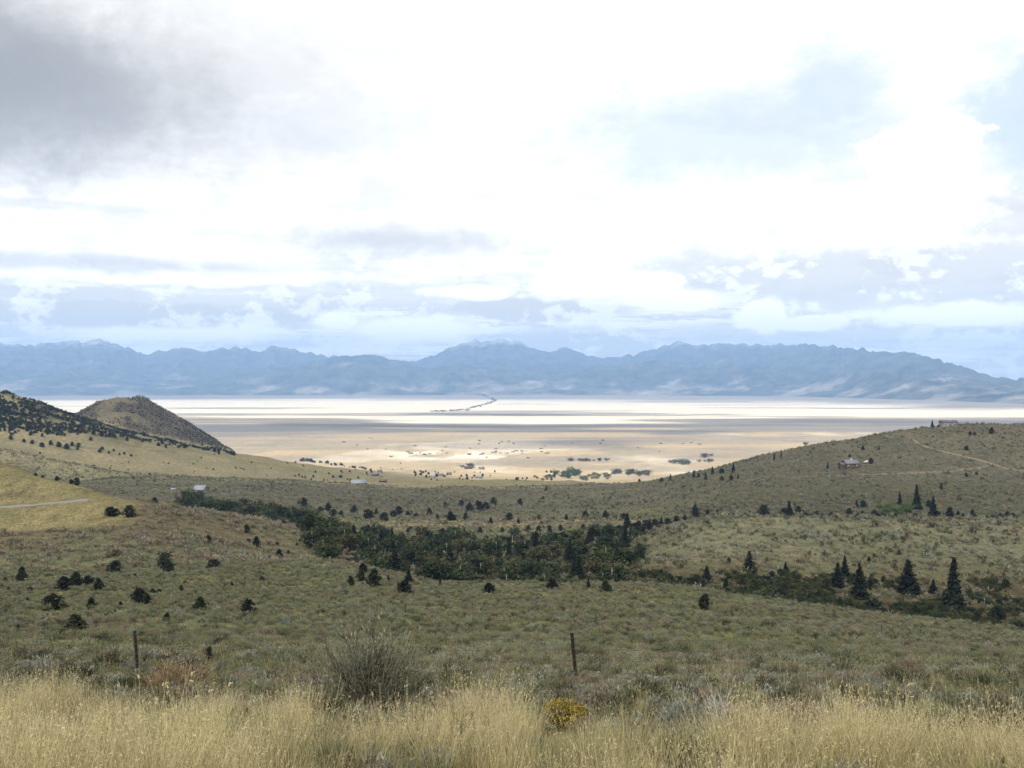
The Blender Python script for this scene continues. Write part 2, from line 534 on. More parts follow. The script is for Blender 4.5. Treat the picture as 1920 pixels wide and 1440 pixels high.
def cover(X, Y):
    px = CX + F * X / np.maximum(Y, 3)
    z = height(X, Y)
    py = CY - F * z / np.maximum(Y, 3)
    C = np.zeros(X.shape + (3,)); C[:] = SAGE

    def lay(mask, colr):
        nonlocal C
        mk = np.clip(mask, 0, 1)[..., None]
        C = C * (1 - mk) + colr * mk
    n1 = fbm(X / 30, Y / 30, 71, 4); n2 = fbm(X / 8, Y / 8, 72, 3); n3 = fbm(X / 140, Y / 140, 73, 4)
    lay(sstep(n1, 0.46, 0.62) * 0.7, OLIVE)
    lay(sstep(Y, 26, 12) * 0.9, STRAW * 0.8)
    lay(sstep(n2, 0.5, 0.7) * 0.45 * sstep(Y, 14, 40), STRAW * 0.75)
    # left brown hillside
    lh = sstep(px, 700, 480) * sstep(Y, 262, 285) * sstep(Y, 560, 420)
    lay(lh * (0.55 + 0.4 * sstep(n1, 0.4, 0.6)), BROWN)
    # golden embankment and hill by the road
    emb = sstep(px, 275, 225) * sstep(Y, 312, 320) * sstep(Y, 420, 395)
    lay(emb * (0.75 + 0.25 * n2), GOLD)
    lay(emb * sstep(Y, 344, 350) * sstep(n1, 0.48, 0.60) * 0.75, BROWN * 0.85)
    # ravine floor and wood floor, toned dark brown
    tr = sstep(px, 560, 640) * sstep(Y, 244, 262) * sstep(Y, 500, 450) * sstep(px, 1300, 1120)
    lay(tr * 0.9, DKBROWN)
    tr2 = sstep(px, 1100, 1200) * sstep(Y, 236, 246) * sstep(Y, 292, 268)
    lay(tr2 * (0.55 + 0.4 * n1), DKBROWN * np.array([1.25, 1.05, 0.9]))
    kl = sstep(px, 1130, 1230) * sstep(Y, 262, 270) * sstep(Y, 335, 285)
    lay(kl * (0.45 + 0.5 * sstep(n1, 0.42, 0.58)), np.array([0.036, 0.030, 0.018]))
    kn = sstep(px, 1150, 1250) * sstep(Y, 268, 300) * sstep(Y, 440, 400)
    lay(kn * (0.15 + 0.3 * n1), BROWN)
    kt = sstep(px, 1180, 1290) * sstep(Y, 300, 345) * sstep(Y, 425, 400)
    lay(kt * 0.7, np.array([0.092, 0.092, 0.066]))
    # bands behind the wood
    lay(sstep(Y, 500, 540) * sstep(Y, 600, 560) * sstep(px, 650, 760) * sstep(px, 1280, 1180) * 0.8, TAN * 0.42)
    hb = sstep(Y, 600, 680) * sstep(Y + 140 * sstep(px, 1200, 1000), 1130, 960)
    lay(hb * (0.45 + 0.45 * sstep(n3, 0.4, 0.6)), PURPLE)
    lay(sstep(px, 1150, 1300) * sstep(Y, 600, 760) * sstep(Y, 1100, 900) * 0.35, BROWN)
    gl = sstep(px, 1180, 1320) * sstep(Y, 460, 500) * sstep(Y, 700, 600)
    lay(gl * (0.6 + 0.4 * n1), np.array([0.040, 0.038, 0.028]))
    # golden slope under the cone: dry grass, colour lightened in place of sunlight
    gs = sstep(px, 1250, 1000) * sstep(Y, 840, 1050) * sstep(Y, 2500, 2000)
    lay(gs * (0.8 + 0.2 * n3), np.array([0.156, 0.138, 0.090]))
    lay(gs * sstep(n3, 0.52, 0.66) * 0.3, OLIVE)
    dark = sstep(px, 420, 120) * sstep(Y, 1130, 1235) * sstep(Y, 1450, 1320)
    lay(dark * sstep(n1 + 0.4 * (n2 - 0.5), 0.38, 0.56) * 0.8, np.array([0.042, 0.038, 0.027]))
    cn = cone(X, Y)
    lay(sstep(cn, 3, 12) * 0.8, np.array([0.074, 0.067, 0.050]))
    rk = sstep(cn, 2, 8) * sstep(fbm(X / 26, Y / 26, 83, 4) + 0.25 * sstep(X - CONE[0], -30, 70), 0.42, 0.56)
    lay(rk * 0.9, ROCK * 0.55)
    # the plain: fields, with sunlit and cloud-shaded bands painted into their colour
    pln = sstep(Y, 1500, 2500)
    lay(pln, TAN)
    sx = X / 2600; sy = Y / 420
    band = fbm(sx, sy, 91, 4)
    lay(pln * sstep(band, 0.50, 0.60) * sstep(Y, 2600, 3200) * 0.55, GREYP * 1.15)
    lay(pln * sstep(band, 0.40, 0.33) * 0.5, PALE)
    lay(pln * sstep(fbm(X / 420, Y / 520, 96, 4), 0.54, 0.66) * 0.5, PALE * 0.9)
    lay(pln * sstep(fbm(X / 300, Y / 420, 94, 4), 0.56, 0.66) * 0.45, GREYP)
    town = sstep(np.abs(px - 850), 150, 60) * sstep(Y, 3050, 3180) * sstep(Y, 3550, 3380)
    lay(town * sstep(fbm(X / 70, Y / 160, 95, 3), 0.45, 0.6) * 0.85, PALE * 1.1)
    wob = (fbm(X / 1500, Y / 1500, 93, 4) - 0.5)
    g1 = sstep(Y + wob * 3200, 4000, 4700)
    lay(g1 * 0.92, GREYP)  # grey belt: sage ground with cloud shade painted into its colour
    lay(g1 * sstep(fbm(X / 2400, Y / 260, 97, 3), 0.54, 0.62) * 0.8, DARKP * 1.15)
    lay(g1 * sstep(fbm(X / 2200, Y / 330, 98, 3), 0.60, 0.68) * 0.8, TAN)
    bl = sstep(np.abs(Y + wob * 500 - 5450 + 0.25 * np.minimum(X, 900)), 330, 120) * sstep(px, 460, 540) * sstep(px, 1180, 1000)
    lay(bl * 0.75, DARKP * 0.8)  # dark stripe: hedge rows and the bluff's shadow, painted as colour
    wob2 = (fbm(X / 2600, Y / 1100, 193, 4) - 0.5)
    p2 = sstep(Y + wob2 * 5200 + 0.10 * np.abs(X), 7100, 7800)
    lay(p2, PALE)  # far belt: dry grass paled so the colour carries the sunlight
    # grey tongues painted like cloud shadow in the pale plain, brush along the creek
    t2 = sstep(np.abs(Y + wob * 900 - 8600), 700, 350) * sstep(px, 1050, 1120) * sstep(px, 1420, 1330)
    lay(t2 * 0.0, GREYP)
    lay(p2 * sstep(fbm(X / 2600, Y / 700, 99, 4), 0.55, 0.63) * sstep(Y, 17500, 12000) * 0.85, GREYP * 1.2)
    # fans below the mountains
    foot = foot_dist(px)
    lay(sstep(Y + wob2 * 5000, foot - 4600, foot - 1200) * 0.95 * sstep(Y, 8500, 9500), GREYP * 1.1)
    lay(sstep(Y, foot - 3400, foot - 1500) * sstep(px, 600, 300) * 0.6, GREYP)
    return C


# ----------------------------------------------------------------- ground sheet
def ground_material():
    m_, n, b = material('ground_cover')
    a = n.attr('cover')
    pos = n.node('ShaderNodeNewGeometry').outputs['Position']
    X, Y, Z = n.sep(pos)
    flat = n.xyz(X, Y, 0.0)
    fine = n.noise(flat, 6.0, 3, 0.6)
    clump = n.noise(flat, 1.1, 4, 0.62)
    mid = n.noise(flat, 0.23, 5, 0.6)
    big = n.noise(flat, 0.035, 5, 0.6)
    huge = n.noise(flat, 0.004, 5, 0.55)
    c1 = n.mix(1.0, a.outputs['Color'], n.ramp(clump, [(0.30, (0.45, 0.43, 0.40)), (0.5, (0.95, 0.95, 0.93)), (0.72, (1.32, 1.28, 1.2))]), 'MULTIPLY')
    c2 = n.mix(1.0, c1, n.ramp(mid, [(0.30, (0.62, 0.63, 0.60)), (0.5, (1.0, 1.0, 1.0)), (0.72, (1.38, 1.3, 1.2))]), 'MULTIPLY')
    c3 = n.mix(1.0, c2, n.ramp(big, [(0.30, (0.80, 0.84, 0.80)), (0.7, (1.2, 1.15, 1.1))]), 'MULTIPLY')
    c4 = n.mix(1.0, c3, n.ramp(huge, [(0.30, (0.88, 0.88, 0.9)), (0.7, (1.12, 1.1, 1.06))]), 'MULTIPLY')
    n.put(b.inputs['Base Color'], c4)
    h = n.m('ADD', n.m('MULTIPLY', clump, 0.5), n.m('ADD', n.m('MULTIPLY', mid, 1.4), n.m('MULTIPLY', fine, 0.08)))
    n.put(b.inputs['Normal'], n.bump(h, 0.7, 1.0))
    b.inputs['Roughness'].default_value = 1.0
    b.inputs['Specular IOR Level'].default_value = 0.0
    return m_


def build_ground():
    ys = np.concatenate([np.linspace(-50, 0, 26)[:-1], np.linspace(0, 60, 110)[:-1], np.linspace(60, 460, 330)[:-1],
                         np.exp(np.linspace(math.log(460), math.log(2600), 330))[:-1],
                         np.exp(np.linspace(math.log(2600), math.log(32000), 300))])
    us = np.linspace(-0.92, 0.92, 560)
    us = np.sign(us) * np.abs(us) ** 1.15
    U, YY = np.meshgrid(us, ys)
    XX = U * (YY + 60)
    ZZ = height(XX, YY)
    ny, nx = XX.shape
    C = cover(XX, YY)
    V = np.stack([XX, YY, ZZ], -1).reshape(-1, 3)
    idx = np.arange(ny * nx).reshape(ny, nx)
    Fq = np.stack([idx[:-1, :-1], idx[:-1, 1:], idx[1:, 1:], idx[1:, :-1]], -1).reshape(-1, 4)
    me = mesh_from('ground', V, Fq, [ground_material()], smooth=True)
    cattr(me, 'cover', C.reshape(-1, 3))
    o = link('ground', me)
    tag(o, kind='structure')
    return o


build_ground()

# ----------------------------------------------------------------- mountains
SKY_BACK = [(-700, 640), (-300, 655), (-100, 640), (0, 645), (60, 646), (120, 641), (190, 637), (225, 646), (255, 659), (280, 663), (300, 657), (345, 650), (380, 657), (410, 654), (450, 651), (470, 657),
            (495, 657), (513, 646), (530, 654), (570, 659), (610, 667), (660, 672), (700, 680), (770, 678), (820, 662), (860, 645), (885, 637), (915, 641), (935, 636), (970, 640), (1000, 654), (1030, 660),
            (1060, 652), (1090, 662), (1120, 668), (1150, 671), (1200, 662), (1230, 655), (1270, 639), (1300, 648), (1350, 645), (1420, 645), (1500, 646), (1600, 652), (1650, 661), (1690, 659), (1750, 672),
            (1800, 685), (1850, 704), (1900, 712), (1960, 708), (2100, 690), (2500, 680)]
SKY_FRONT = [(-700, 700), (-300, 690), (-100, 705), (0, 712), (120, 700), (220, 712), (330, 722), (400, 728), (480, 702), (540, 686), (640, 668), (700, 665), (750, 678), (800, 690), (860, 684), (930, 690),
             (1000, 700), (1080, 692), (1150, 684), (1230, 676), (1310, 690), (1400, 684), (1480, 694), (1560, 700), (1650, 698), (1760, 716), (1850, 730), (1920, 738), (2200, 720), (2500, 720)]


def mountain_material():
    m_, n, b = material('mountain_cover')
    pos = n.node('ShaderNodeNewGeometry').outputs['Position']
    X, Y, Z = n.sep(pos)
    big = n.noise(pos, 0.0011, 6, 0.62)
    fine = n.noise(pos, 0.0035, 6, 0.7)
    forest = n.mix(n.step(fine, 0.35, 0.65), (0.010, 0.014, 0.010), (0.075, 0.078, 0.052))
    bare = n.mix(n.step(fine, 0.35, 0.65), (0.12, 0.10, 0.08), (0.30, 0.265, 0.215))
    lowk = n.step(Z, 330.0, -150.0)
    m1 = n.m('MULTIPLY', n.step(n.m('ADD', big, n.m('MULTIPLY', lowk, 0.14)), 0.59, 0.75), 0.75)
    c = n.mix(m1, forest, bare)
    high = n.m('MULTIPLY', n.step(n.m('ADD', Z, n.m('MULTIPLY', n.m('SUBTRACT', fine, 0.5), 900.0)), 820.0, 1250.0), 0.6)
    c = n.mix(high, c, (0.42, 0.42, 0.42))
    n.put(b.inputs['Base Color'], c)
    b.inputs['Roughness'].default_value = 1.0
    b.inputs['Specular IOR Level'].default_value = 0.0
    return m_


MM = mountain_material()


def build_range(name, sky_pts, ridge_scale, seed, rough):
    pxs = np.arange(-700, 2500, 2.6)
    sx = np.array(sky_pts, float)
    foot = foot_dist(pxs)
    ridge = foot * ridge_scale
    sky_y = np.interp(pxs, sx[:, 0], sx[:, 1])
    k = np.hanning(7); k /= k.sum()
    sky_y = np.convolve(np.pad(sky_y, 3, mode='edge'), k, 'valid')
    sky_y = sky_y + (fbm(pxs / 11, pxs * 0, seed + 5, 4) - 0.5) * 11.0 * rough
    zr = (CY - sky_y) / F * ridge
    ts = np.concatenate([np.linspace(-0.15, 1, 90), np.linspace(1.02, 1.5, 14)])
    T, PX = np.meshgrid(ts, pxs, indexing='ij')
    FT = np.broadcast_to(foot, T.shape); RG = np.broadcast_to(ridge, T.shape); ZR = np.broadcast_to(zr, T.shape)
    Y = FT + (RG - FT) * T
    X = (PX - CX) / F * Y
    zf = -215.0
    tt = np.clip(T, 0, 1)
    env = np.where(T <= 1, tt ** 1.25, np.clip(1 - (T - 1) / 0.5, 0, 1) ** 0.8)
    spur = ridged(X / 1500 + 0.3 * Y / 4000, Y / 3000, seed, 6) - 0.42
    Z = zf + (ZR - zf) * env
    amp = (ZR - zf) * 0.95 * (tt * (1 - tt)) * 1.6 * np.where(T <= 1, 1, 0)
    Z = Z + spur * amp
    Z = np.where(T < 0, zf + T * 500, Z)
    Z = np.where(T > 1.49, -234.0, Z)
    # nothing in front may overtop its own skyline
    lim = (CY - (np.broadcast_to(sky_y, T.shape) + 1.0)) / F * Y
    Z = np.where(T < 0.97, np.minimum(Z, lim), Z)
    ny, nx = X.shape
    V = np.stack([X, Y, Z], -1).reshape(-1, 3)
    idx = np.arange(ny * nx).reshape(ny, nx)
    Fq = np.stack([idx[:-1, :-1], idx[:-1, 1:], idx[1:, 1:], idx[1:, :-1]], -1).reshape(-1, 4)
    o = link(name, mesh_from(name, V, Fq, [MM], smooth=True))
    return tag(o, kind='structure')


build_range('mountain_range', SKY_BACK, 1.42, 201, 1.0)
build_range('mountain_foothills', SKY_FRONT, 1.12, 301, 0.7)


# ----------------------------------------------------------------- clouds overhead that shade the near hills
def cloud_material():
    m_ = bpy.data.materials.new('cloud')
    m_.use_nodes = True
    t = m_.node_tree; t.nodes.clear(); n = N(t)
    tr = n.node('ShaderNodeBsdfTransparent')
    di = n.node('ShaderNodeBsdfDiffuse'); di.inputs['Color'].default_value = (0.86, 0.87, 0.88, 1)
    tl = n.node('ShaderNodeBsdfTranslucent'); tl.inputs['Color'].default_value = (0.86, 0.87, 0.88, 1)
    mx = n.node('ShaderNodeMixShader'); mx.inputs[0].default_value = 0.42
    t.links.new(di.outputs[0], mx.inputs[1]); t.links.new(tl.outputs[0], mx.inputs[2])
    k = n.attr('density').outputs['Fac']
    m2 = n.node('ShaderNodeMixShader')
    t.links.new(n.m('MULTIPLY', k, 0.72), m2.inputs[0])
    t.links.new(tr.outputs[0], m2.inputs[1]); t.links.new(mx.outputs[0], m2.inputs[2])
    o = n.node('ShaderNodeOutputMaterial')
    t.links.new(m2.outputs[0], o.inputs['Surface'])
    return m_


CLM = cloud_material()


def build_cloud(x0, y0, rx, ry, zbase, thick, seed, label):
    n = 110
    g = np.linspace(-1.25, 1.25, n)
    GX, GY = np.meshgrid(g, g)
    X = x0 + GX * rx; Y = y0 + GY * ry
    r = np.hypot(GX, GY) + (fbm(X / 1300, Y / 1300, seed, 5) - 0.5) * 0.75
    dens = sstep(r, 1.02, 0.72)
    body = np.clip(1 - r, 0, 1) ** 0.5
    top = zbase + body * thick * (0.6 + 0.8 * fbm(X / 700, Y / 700, seed + 3, 4))
    bot = zbase - body * thick * 0.18 * (0.5 + fbm(X / 500, Y / 500, seed + 7, 4))
    idx = np.arange(n * n).reshape(n, n)
    q = np.stack([idx[:-1, :-1], idx[:-1, 1:], idx[1:, 1:], idx[1:, :-1]], -1).reshape(-1, 4)
    keep = dens.ravel()[q].max(1) > 0.001
    q = q[keep]
    V = np.concatenate([np.stack([X, Y, top], -1).reshape(-1, 3), np.stack([X, Y, bot], -1).reshape(-1, 3)])
    q2 = q[:, ::-1] + n * n
    used = np.unique(np.concatenate([q.ravel(), q2.ravel()]))
    rm = np.full(len(V), -1); rm[used] = np.arange(len(used))
    me = mesh_from('cloud', V[used], np.concatenate([rm[q], rm[q2]]), [CLM], smooth=True)
    fattr(me, 'density', np.concatenate([dens.ravel(), dens.ravel()])[used])
    o = link('cloud', me)
    tag(o, label, 'cloud', kind='stuff')
    return o


CH = 2700.0
OFF_F = (CH + 230) / math.tan(SUN_EL)
ox = SDIR[0] / math.hypot(SDIR[0], SDIR[1]) * OFF_F
oy = SDIR[1] / math.hypot(SDIR[0], SDIR[1]) * OFF_F
# each cloud is placed by the piece of country it shades
build_cloud(0 + ox, -1250 + oy, 6800, 3300, CH, 420, 401, 'broad grey cloud high above the near hills, out of the picture')
build_cloud(300 + ox, 5900 + oy, 6500, 1500, CH + 60, 380, 431, 'long cloud high above the plain, out of the picture')

# ----------------------------------------------------------------- plant materials
def leaf_material(name, stops, rough=0.85, tip=None, transl=0.0, spread=1.0):
    m_, n, b = material(name)
    oi = n.node('ShaderNodeObjectInfo')
    pos = n.node('ShaderNodeTexCoord').outputs['Object']
    ns = n.noise(pos, 3.0, 3, 0.6)
    f = n.m('ADD', n.m('MULTIPLY', oi.outputs['Random'], spread), n.m('MULTIPLY', n.m('SUBTRACT', ns, 0.5), 0.9), clamp=True)
    c_ = n.ramp(f, stops)
    if tip is not None:
        t = n.attr('tip').outputs['Fac']
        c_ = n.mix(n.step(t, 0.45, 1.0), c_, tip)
    n.put(b.inputs['Base Color'], c_)
    b.inputs['Roughness'].default_value = rough
    if transl:
        tr = n.node('ShaderNodeBsdfTranslucent')
        n.put(tr.inputs['Color'], c_)
        mx = n.node('ShaderNodeMixShader')
        mx.inputs[0].default_value = transl
        n.t.links.new(b.outputs[0], mx.inputs[1]); n.t.links.new(tr.outputs[0], mx.inputs[2])
        o_ = [q for q in n.t.nodes if q.type == 'OUTPUT_MATERIAL'][0]
        n.t.links.new(mx.outputs[0], o_.inputs['Surface'])
    return m_


def plain(name, rgb, rough=0.85, var=0.25, scale=4.0, spec=0.15, metal=0.0):
    m_, n, b = material(name)
    pos = n.node('ShaderNodeTexCoord').outputs['Object']
    ns = n.noise(pos, scale, 5, 0.6)
    lo = tuple(x * (1 - var) for x in rgb); hi = tuple(min(1, x * (1 + var)) for x in rgb)
    n.put(b.inputs['Base Color'], n.ramp(ns, [(0.3, lo), (0.7, hi)]))
    b.inputs['Roughness'].default_value = rough
    b.inputs['Specular IOR Level'].default_value = spec
    b.inputs['Metallic'].default_value = metal
    return m_


M = {}
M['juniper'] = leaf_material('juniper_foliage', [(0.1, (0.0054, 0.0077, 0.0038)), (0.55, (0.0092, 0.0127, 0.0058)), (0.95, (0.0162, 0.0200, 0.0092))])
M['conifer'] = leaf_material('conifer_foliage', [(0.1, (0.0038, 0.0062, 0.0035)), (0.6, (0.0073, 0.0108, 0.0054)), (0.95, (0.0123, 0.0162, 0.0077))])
M['leaf'] = leaf_material('broad_leaves', [(0.0, (0.01, 0.016, 0.006)), (0.35, (0.018, 0.027, 0.009)), (0.65, (0.03, 0.04, 0.013)), (0.9, (0.046, 0.048, 0.018)), (1.0, (0.05, 0.042, 0.02))], tip=None, transl=0.2)
M['willow'] = leaf_material('willow_leaves', [(0.0, (0.0400, 0.0496, 0.0280)), (0.5, (0.0600, 0.0680, 0.0384)), (1.0, (0.0960, 0.0880, 0.0560))], transl=0.2)
M['bright'] = leaf_material('bright_leaves', [(0.0, (0.0338, 0.0562, 0.0150)), (1.0, (0.0562, 0.0788, 0.0240))], transl=0.2)
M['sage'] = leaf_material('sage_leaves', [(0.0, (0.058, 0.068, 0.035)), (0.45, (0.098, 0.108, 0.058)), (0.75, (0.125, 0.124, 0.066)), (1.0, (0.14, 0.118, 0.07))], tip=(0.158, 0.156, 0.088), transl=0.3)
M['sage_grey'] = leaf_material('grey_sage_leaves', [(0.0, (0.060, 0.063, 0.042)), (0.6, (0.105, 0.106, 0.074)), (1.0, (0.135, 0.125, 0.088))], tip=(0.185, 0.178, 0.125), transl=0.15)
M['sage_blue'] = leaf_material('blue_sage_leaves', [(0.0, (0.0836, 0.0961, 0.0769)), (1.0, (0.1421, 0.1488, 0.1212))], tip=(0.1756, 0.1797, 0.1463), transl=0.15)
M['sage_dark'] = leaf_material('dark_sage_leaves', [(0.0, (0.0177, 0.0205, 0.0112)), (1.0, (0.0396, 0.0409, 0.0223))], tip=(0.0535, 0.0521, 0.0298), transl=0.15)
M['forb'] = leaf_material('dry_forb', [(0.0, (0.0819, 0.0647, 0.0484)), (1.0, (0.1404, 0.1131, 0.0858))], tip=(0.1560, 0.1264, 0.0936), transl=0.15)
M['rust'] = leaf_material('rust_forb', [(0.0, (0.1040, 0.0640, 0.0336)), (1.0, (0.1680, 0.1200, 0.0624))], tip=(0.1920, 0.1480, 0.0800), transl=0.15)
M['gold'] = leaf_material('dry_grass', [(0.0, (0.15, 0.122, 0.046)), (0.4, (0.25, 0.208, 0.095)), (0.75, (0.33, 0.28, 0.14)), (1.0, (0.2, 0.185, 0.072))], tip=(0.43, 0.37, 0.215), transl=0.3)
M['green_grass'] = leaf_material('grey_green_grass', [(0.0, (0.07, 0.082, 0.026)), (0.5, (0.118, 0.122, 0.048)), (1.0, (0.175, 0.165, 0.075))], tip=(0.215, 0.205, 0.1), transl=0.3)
M['yellow'] = leaf_material('rabbitbrush_flowers', [(0.0, (0.14, 0.105, 0.012)), (1.0, (0.25, 0.18, 0.020))], transl=0.15)
M['stem'] = plain('woody_stem', (0.13, 0.10, 0.075), 0.95, 0.35, 8)
M['dark_stem'] = plain('dark_woody_stem', (0.055, 0.042, 0.032), 0.95, 0.35, 8)
M['grey_stem'] = plain('bleached_branch', (0.23, 0.22, 0.20), 0.9, 0.2, 8)
M['bark'] = plain('bark', (0.085, 0.065, 0.05), 0.95, 0.3, 3)
M['pale_bark'] = plain('pale_bark', (0.34, 0.32, 0.27), 0.9, 0.25, 3)


# ----------------------------------------------------------------- plant shapes
def quads(cen, size, R, up=0.0, aspect=1.0):
    """randomly turned small quads; up > 0 turns their faces towards the sky"""
    n = len(cen)
    a = R.normal(size=(n, 3)); a[:, 2] *= (1 - 0.5 * up); a /= np.linalg.norm(a, axis=1)[:, None]
    nr = R.normal(size=(n, 3)); nr[:, 2] += up * 2.0
    b = np.cross(nr, a); b /= np.linalg.norm(b, axis=1)[:, None] + 1e-9
    s = (np.asarray(size) * np.ones(n))[:, None] * 0.5
    a = a * s * aspect; b = b * s
    V = np.stack([cen - a - b * 0.6, cen + a - b, cen + a * 0.8 + b, cen - a + b * 0.7], 1).reshape(-1, 3)
    Fq = np.arange(4 * n).reshape(n, 4)
    return V, Fq


def merge(parts):
    V = []; Fs = []; k = 0
    for v, f in parts:
        V.append(v); Fs.append(np.asarray(f) + k); k += len(v)
    return np.concatenate(V), Fs


def tube(pts, radii, sides=5):
    pts = np.asarray(pts, float); radii = np.asarray(radii, float)
    n = len(pts)
    d = np.gradient(pts, axis=0); d /= np.linalg.norm(d, axis=1)[:, None] + 1e-9
    ref = np.where(np.abs(d[:, 2:3]) > 0.9, np.array([[1.0, 0, 0]]), np.array([[0, 0, 1.0]]))
    s = np.cross(d, ref); s /= np.linalg.norm(s, axis=1)[:, None] + 1e-9
    t = np.cross(d, s)
    ang = np.arange(sides) / sides * 2 * math.pi
    V = (pts[:, None, :] + radii[:, None, None] * (np.cos(ang)[None, :, None] * s[:, None, :] + np.sin(ang)[None, :, None] * t[:, None, :])).reshape(-1, 3)
    i = np.arange(n - 1)[:, None] * sides; j = np.arange(sides)[None, :]; j2 = (j + 1) % sides
    Fq = np.stack([i + j, i + j2, i + sides + j2, i + sides + j], -1).reshape(-1, 4)
    return V, Fq


def juniper_mesh(seed, R0, lean=0.0, pointed=0.75):
    R = np.random.default_rng(seed)
    cl = 85
    t = R.uniform(0.03, 1.0, cl) ** 0.9
    env = R0 * np.sin(np.pi * np.clip(t, 0, 1) ** pointed * 0.94 + 0.12) ** 0.8
    a = R.uniform(0, 2 * math.pi, cl)
    lump = 1 + 0.28 * np.sin(a * 3 + seed) * R.uniform(0.3, 1, cl)
    rr = env * np.sqrt(R.uniform(0.25, 1.0, cl)) * lump
    cc = np.stack([rr * np.cos(a) + lean * t, rr * np.sin(a), t * 0.94], 1)
    k = 7
    cen = np.repeat(cc, k, 0) + R.normal(size=(cl * k, 3)) * np.array([0.045, 0.045, 0.04])
    cen[:, 2] = np.clip(cen[:, 2], 0.015, 1.0)
    v1 = quads(cen, R.uniform(0.045, 0.10, cl * k), R, 0.2)
    t2 = R.uniform(0.06, 0.82, 70)
    e2 = R0 * np.sin(np.pi * t2 ** pointed * 0.94 + 0.12) ** 0.8 * 0.6
    a2 = R.uniform(0, 6.28, 70); r2 = e2 * np.sqrt(R.uniform(0, 1, 70))
    v2 = quads(np.stack([r2 * np.cos(a2) + lean * t2, r2 * np.sin(a2), t2], 1), R.uniform(0.12, 0.2, 70), R, 0.0)
    V, Fs = merge([v1, v2])
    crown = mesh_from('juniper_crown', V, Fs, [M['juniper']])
    V, Fs = merge([tube([(0, 0, -0.08), (0.01, 0, 0.12), (lean * 0.4, 0.01, 0.45), (lean * 0.8, 0, 0.8)], [0.035, 0.03, 0.02, 0.006], 6)])
    trunk = mesh_from('juniper_trunk', V, Fs, [M['bark']])
    return trunk, crown


def conifer_mesh(seed, R0):
    R = np.random.default_rng(seed)
    cen = []; siz = []
    for t in np.linspace(0.04, 0.985, 40):
        r = R0 * (1 - t) ** 0.8 * R.uniform(0.72, 1.15) + 0.008
        nb = max(4, int(10 * (1 - t) + 3))
        for b_ in range(nb):
            a = R.uniform(0, 6.28); rr = r * R.uniform(0.6, 1.12)
            for q in np.linspace(0.15, 1.0, 5):
                cen.append((rr * q * math.cos(a), rr * q * math.sin(a), t - 0.05 * q * (1 - t) * 2 + R.normal() * 0.008))
                siz.append(0.055 * (0.55 + 0.75 * (1 - t)) * (1.25 - 0.4 * q))
    cen = np.array(cen) + R.normal(size=(len(cen), 3)) * 0.008
    v1 = quads(cen, np.array(siz), R, 0.5, 1.3)
    V, Fs = merge([v1])
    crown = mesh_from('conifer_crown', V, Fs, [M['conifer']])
    V, Fs = merge([tube([(0, 0, -0.06), (0, 0, 0.1), (0.004, 0, 0.55), (0, 0, 0.99)], [0.022, 0.019, 0.012, 0.002], 6)])
    trunk = mesh_from('conifer_trunk', V, Fs, [M['bark']])
    return trunk, crown


def broad_mesh(seed, R0, low, mat, barkmat, cl=70):
    R = np.random.default_rng(seed)
    c0 = R.normal(size=(cl, 3)); c0 /= np.linalg.norm(c0, axis=1)[:, None]
    c0 *= (R.uniform(0.15, 1, cl) ** 0.4)[:, None]
    # several uneven lobes
    lob = R.normal(size=(5, 3)) * np.array([0.35, 0.35, 0.25])
    c0 = c0 * 0.72 + lob[R.integers(0, 5, cl)]
    hz = (1 - low) / 2
    cc = c0 * np.array([R0, R0, hz]) + np.array([0, 0, low + hz])
    cc[:, 2] = np.clip(cc[:, 2], 0.05, 1.0)
    k = 7
    cen = np.repeat(cc, k, 0) + R.normal(size=(cl * k, 3)) * np.array([0.055, 0.055, 0.045])
    v1 = quads(cen, R.uniform(0.04, 0.085, cl * k), R, 0.35)
    core = quads(cc[:36] * np.array([0.6, 0.6, 0.9]), R.uniform(0.14, 0.2, 36), R, 0.1)
    V, Fs = merge([v1, core])
    crown = mesh_from('broad_crown', V, Fs, [mat])
    tb = [tube([(0, 0, -0.08), (0.015, 0, low * 0.7), (0.0, 0.02, 0.62), (0.02, 0, 0.9)], [0.026, 0.022, 0.013, 0.004], 6)]
    for q in range(4):
        e = cc[R.integers(0, cl)]
        z0 = R.uniform(low * 0.6, 0.5)
        tb.append(tube([(0.01, 0, z0), (e[0] * 0.5, e[1] * 0.5, (z0 + e[2]) / 2), tuple(e)], [0.012, 0.008, 0.003], 5))
    V, Fs = merge(tb)
    trunk = mesh_from('broad_trunk', V, Fs, [barkmat])
    return trunk, crown


JUN = [juniper_mesh(11, 0.36), juniper_mesh(12, 0.44), juniper_mesh(13, 0.33, 0.06, 0.6), juniper_mesh(14, 0.50, -0.05, 0.85), juniper_mesh(15, 0.30, 0.03, 0.55), juniper_mesh(16, 0.40, 0.08)]
CON = [conifer_mesh(21, 0.20), conifer_mesh(22, 0.24), conifer_mesh(23, 0.17), conifer_mesh(24, 0.28)]
BRD = [broad_mesh(31, 0.36, 0.22, M['leaf'], M['pale_bark']), broad_mesh(32, 0.42, 0.16, M['leaf'], M['pale_bark']), broad_mesh(33, 0.32, 0.25, M['leaf'], M['pale_bark']),
       broad_mesh(34, 0.48, 0.12, M['leaf'], M['bark']), broad_mesh(35, 0.55, 0.06, M['leaf'], M['bark'])]
WIL = [broad_mesh(41, 0.75, 0.04, M['willow'], M['bark']), broad_mesh(42, 0.6, 0.05, M['willow'], M['bark'])]
BRT = [broad_mesh(51, 0.6, 0.05, M['bright'], M['bark']), broad_mesh(52, 0.5, 0.1, M['bright'], M['bark'])]
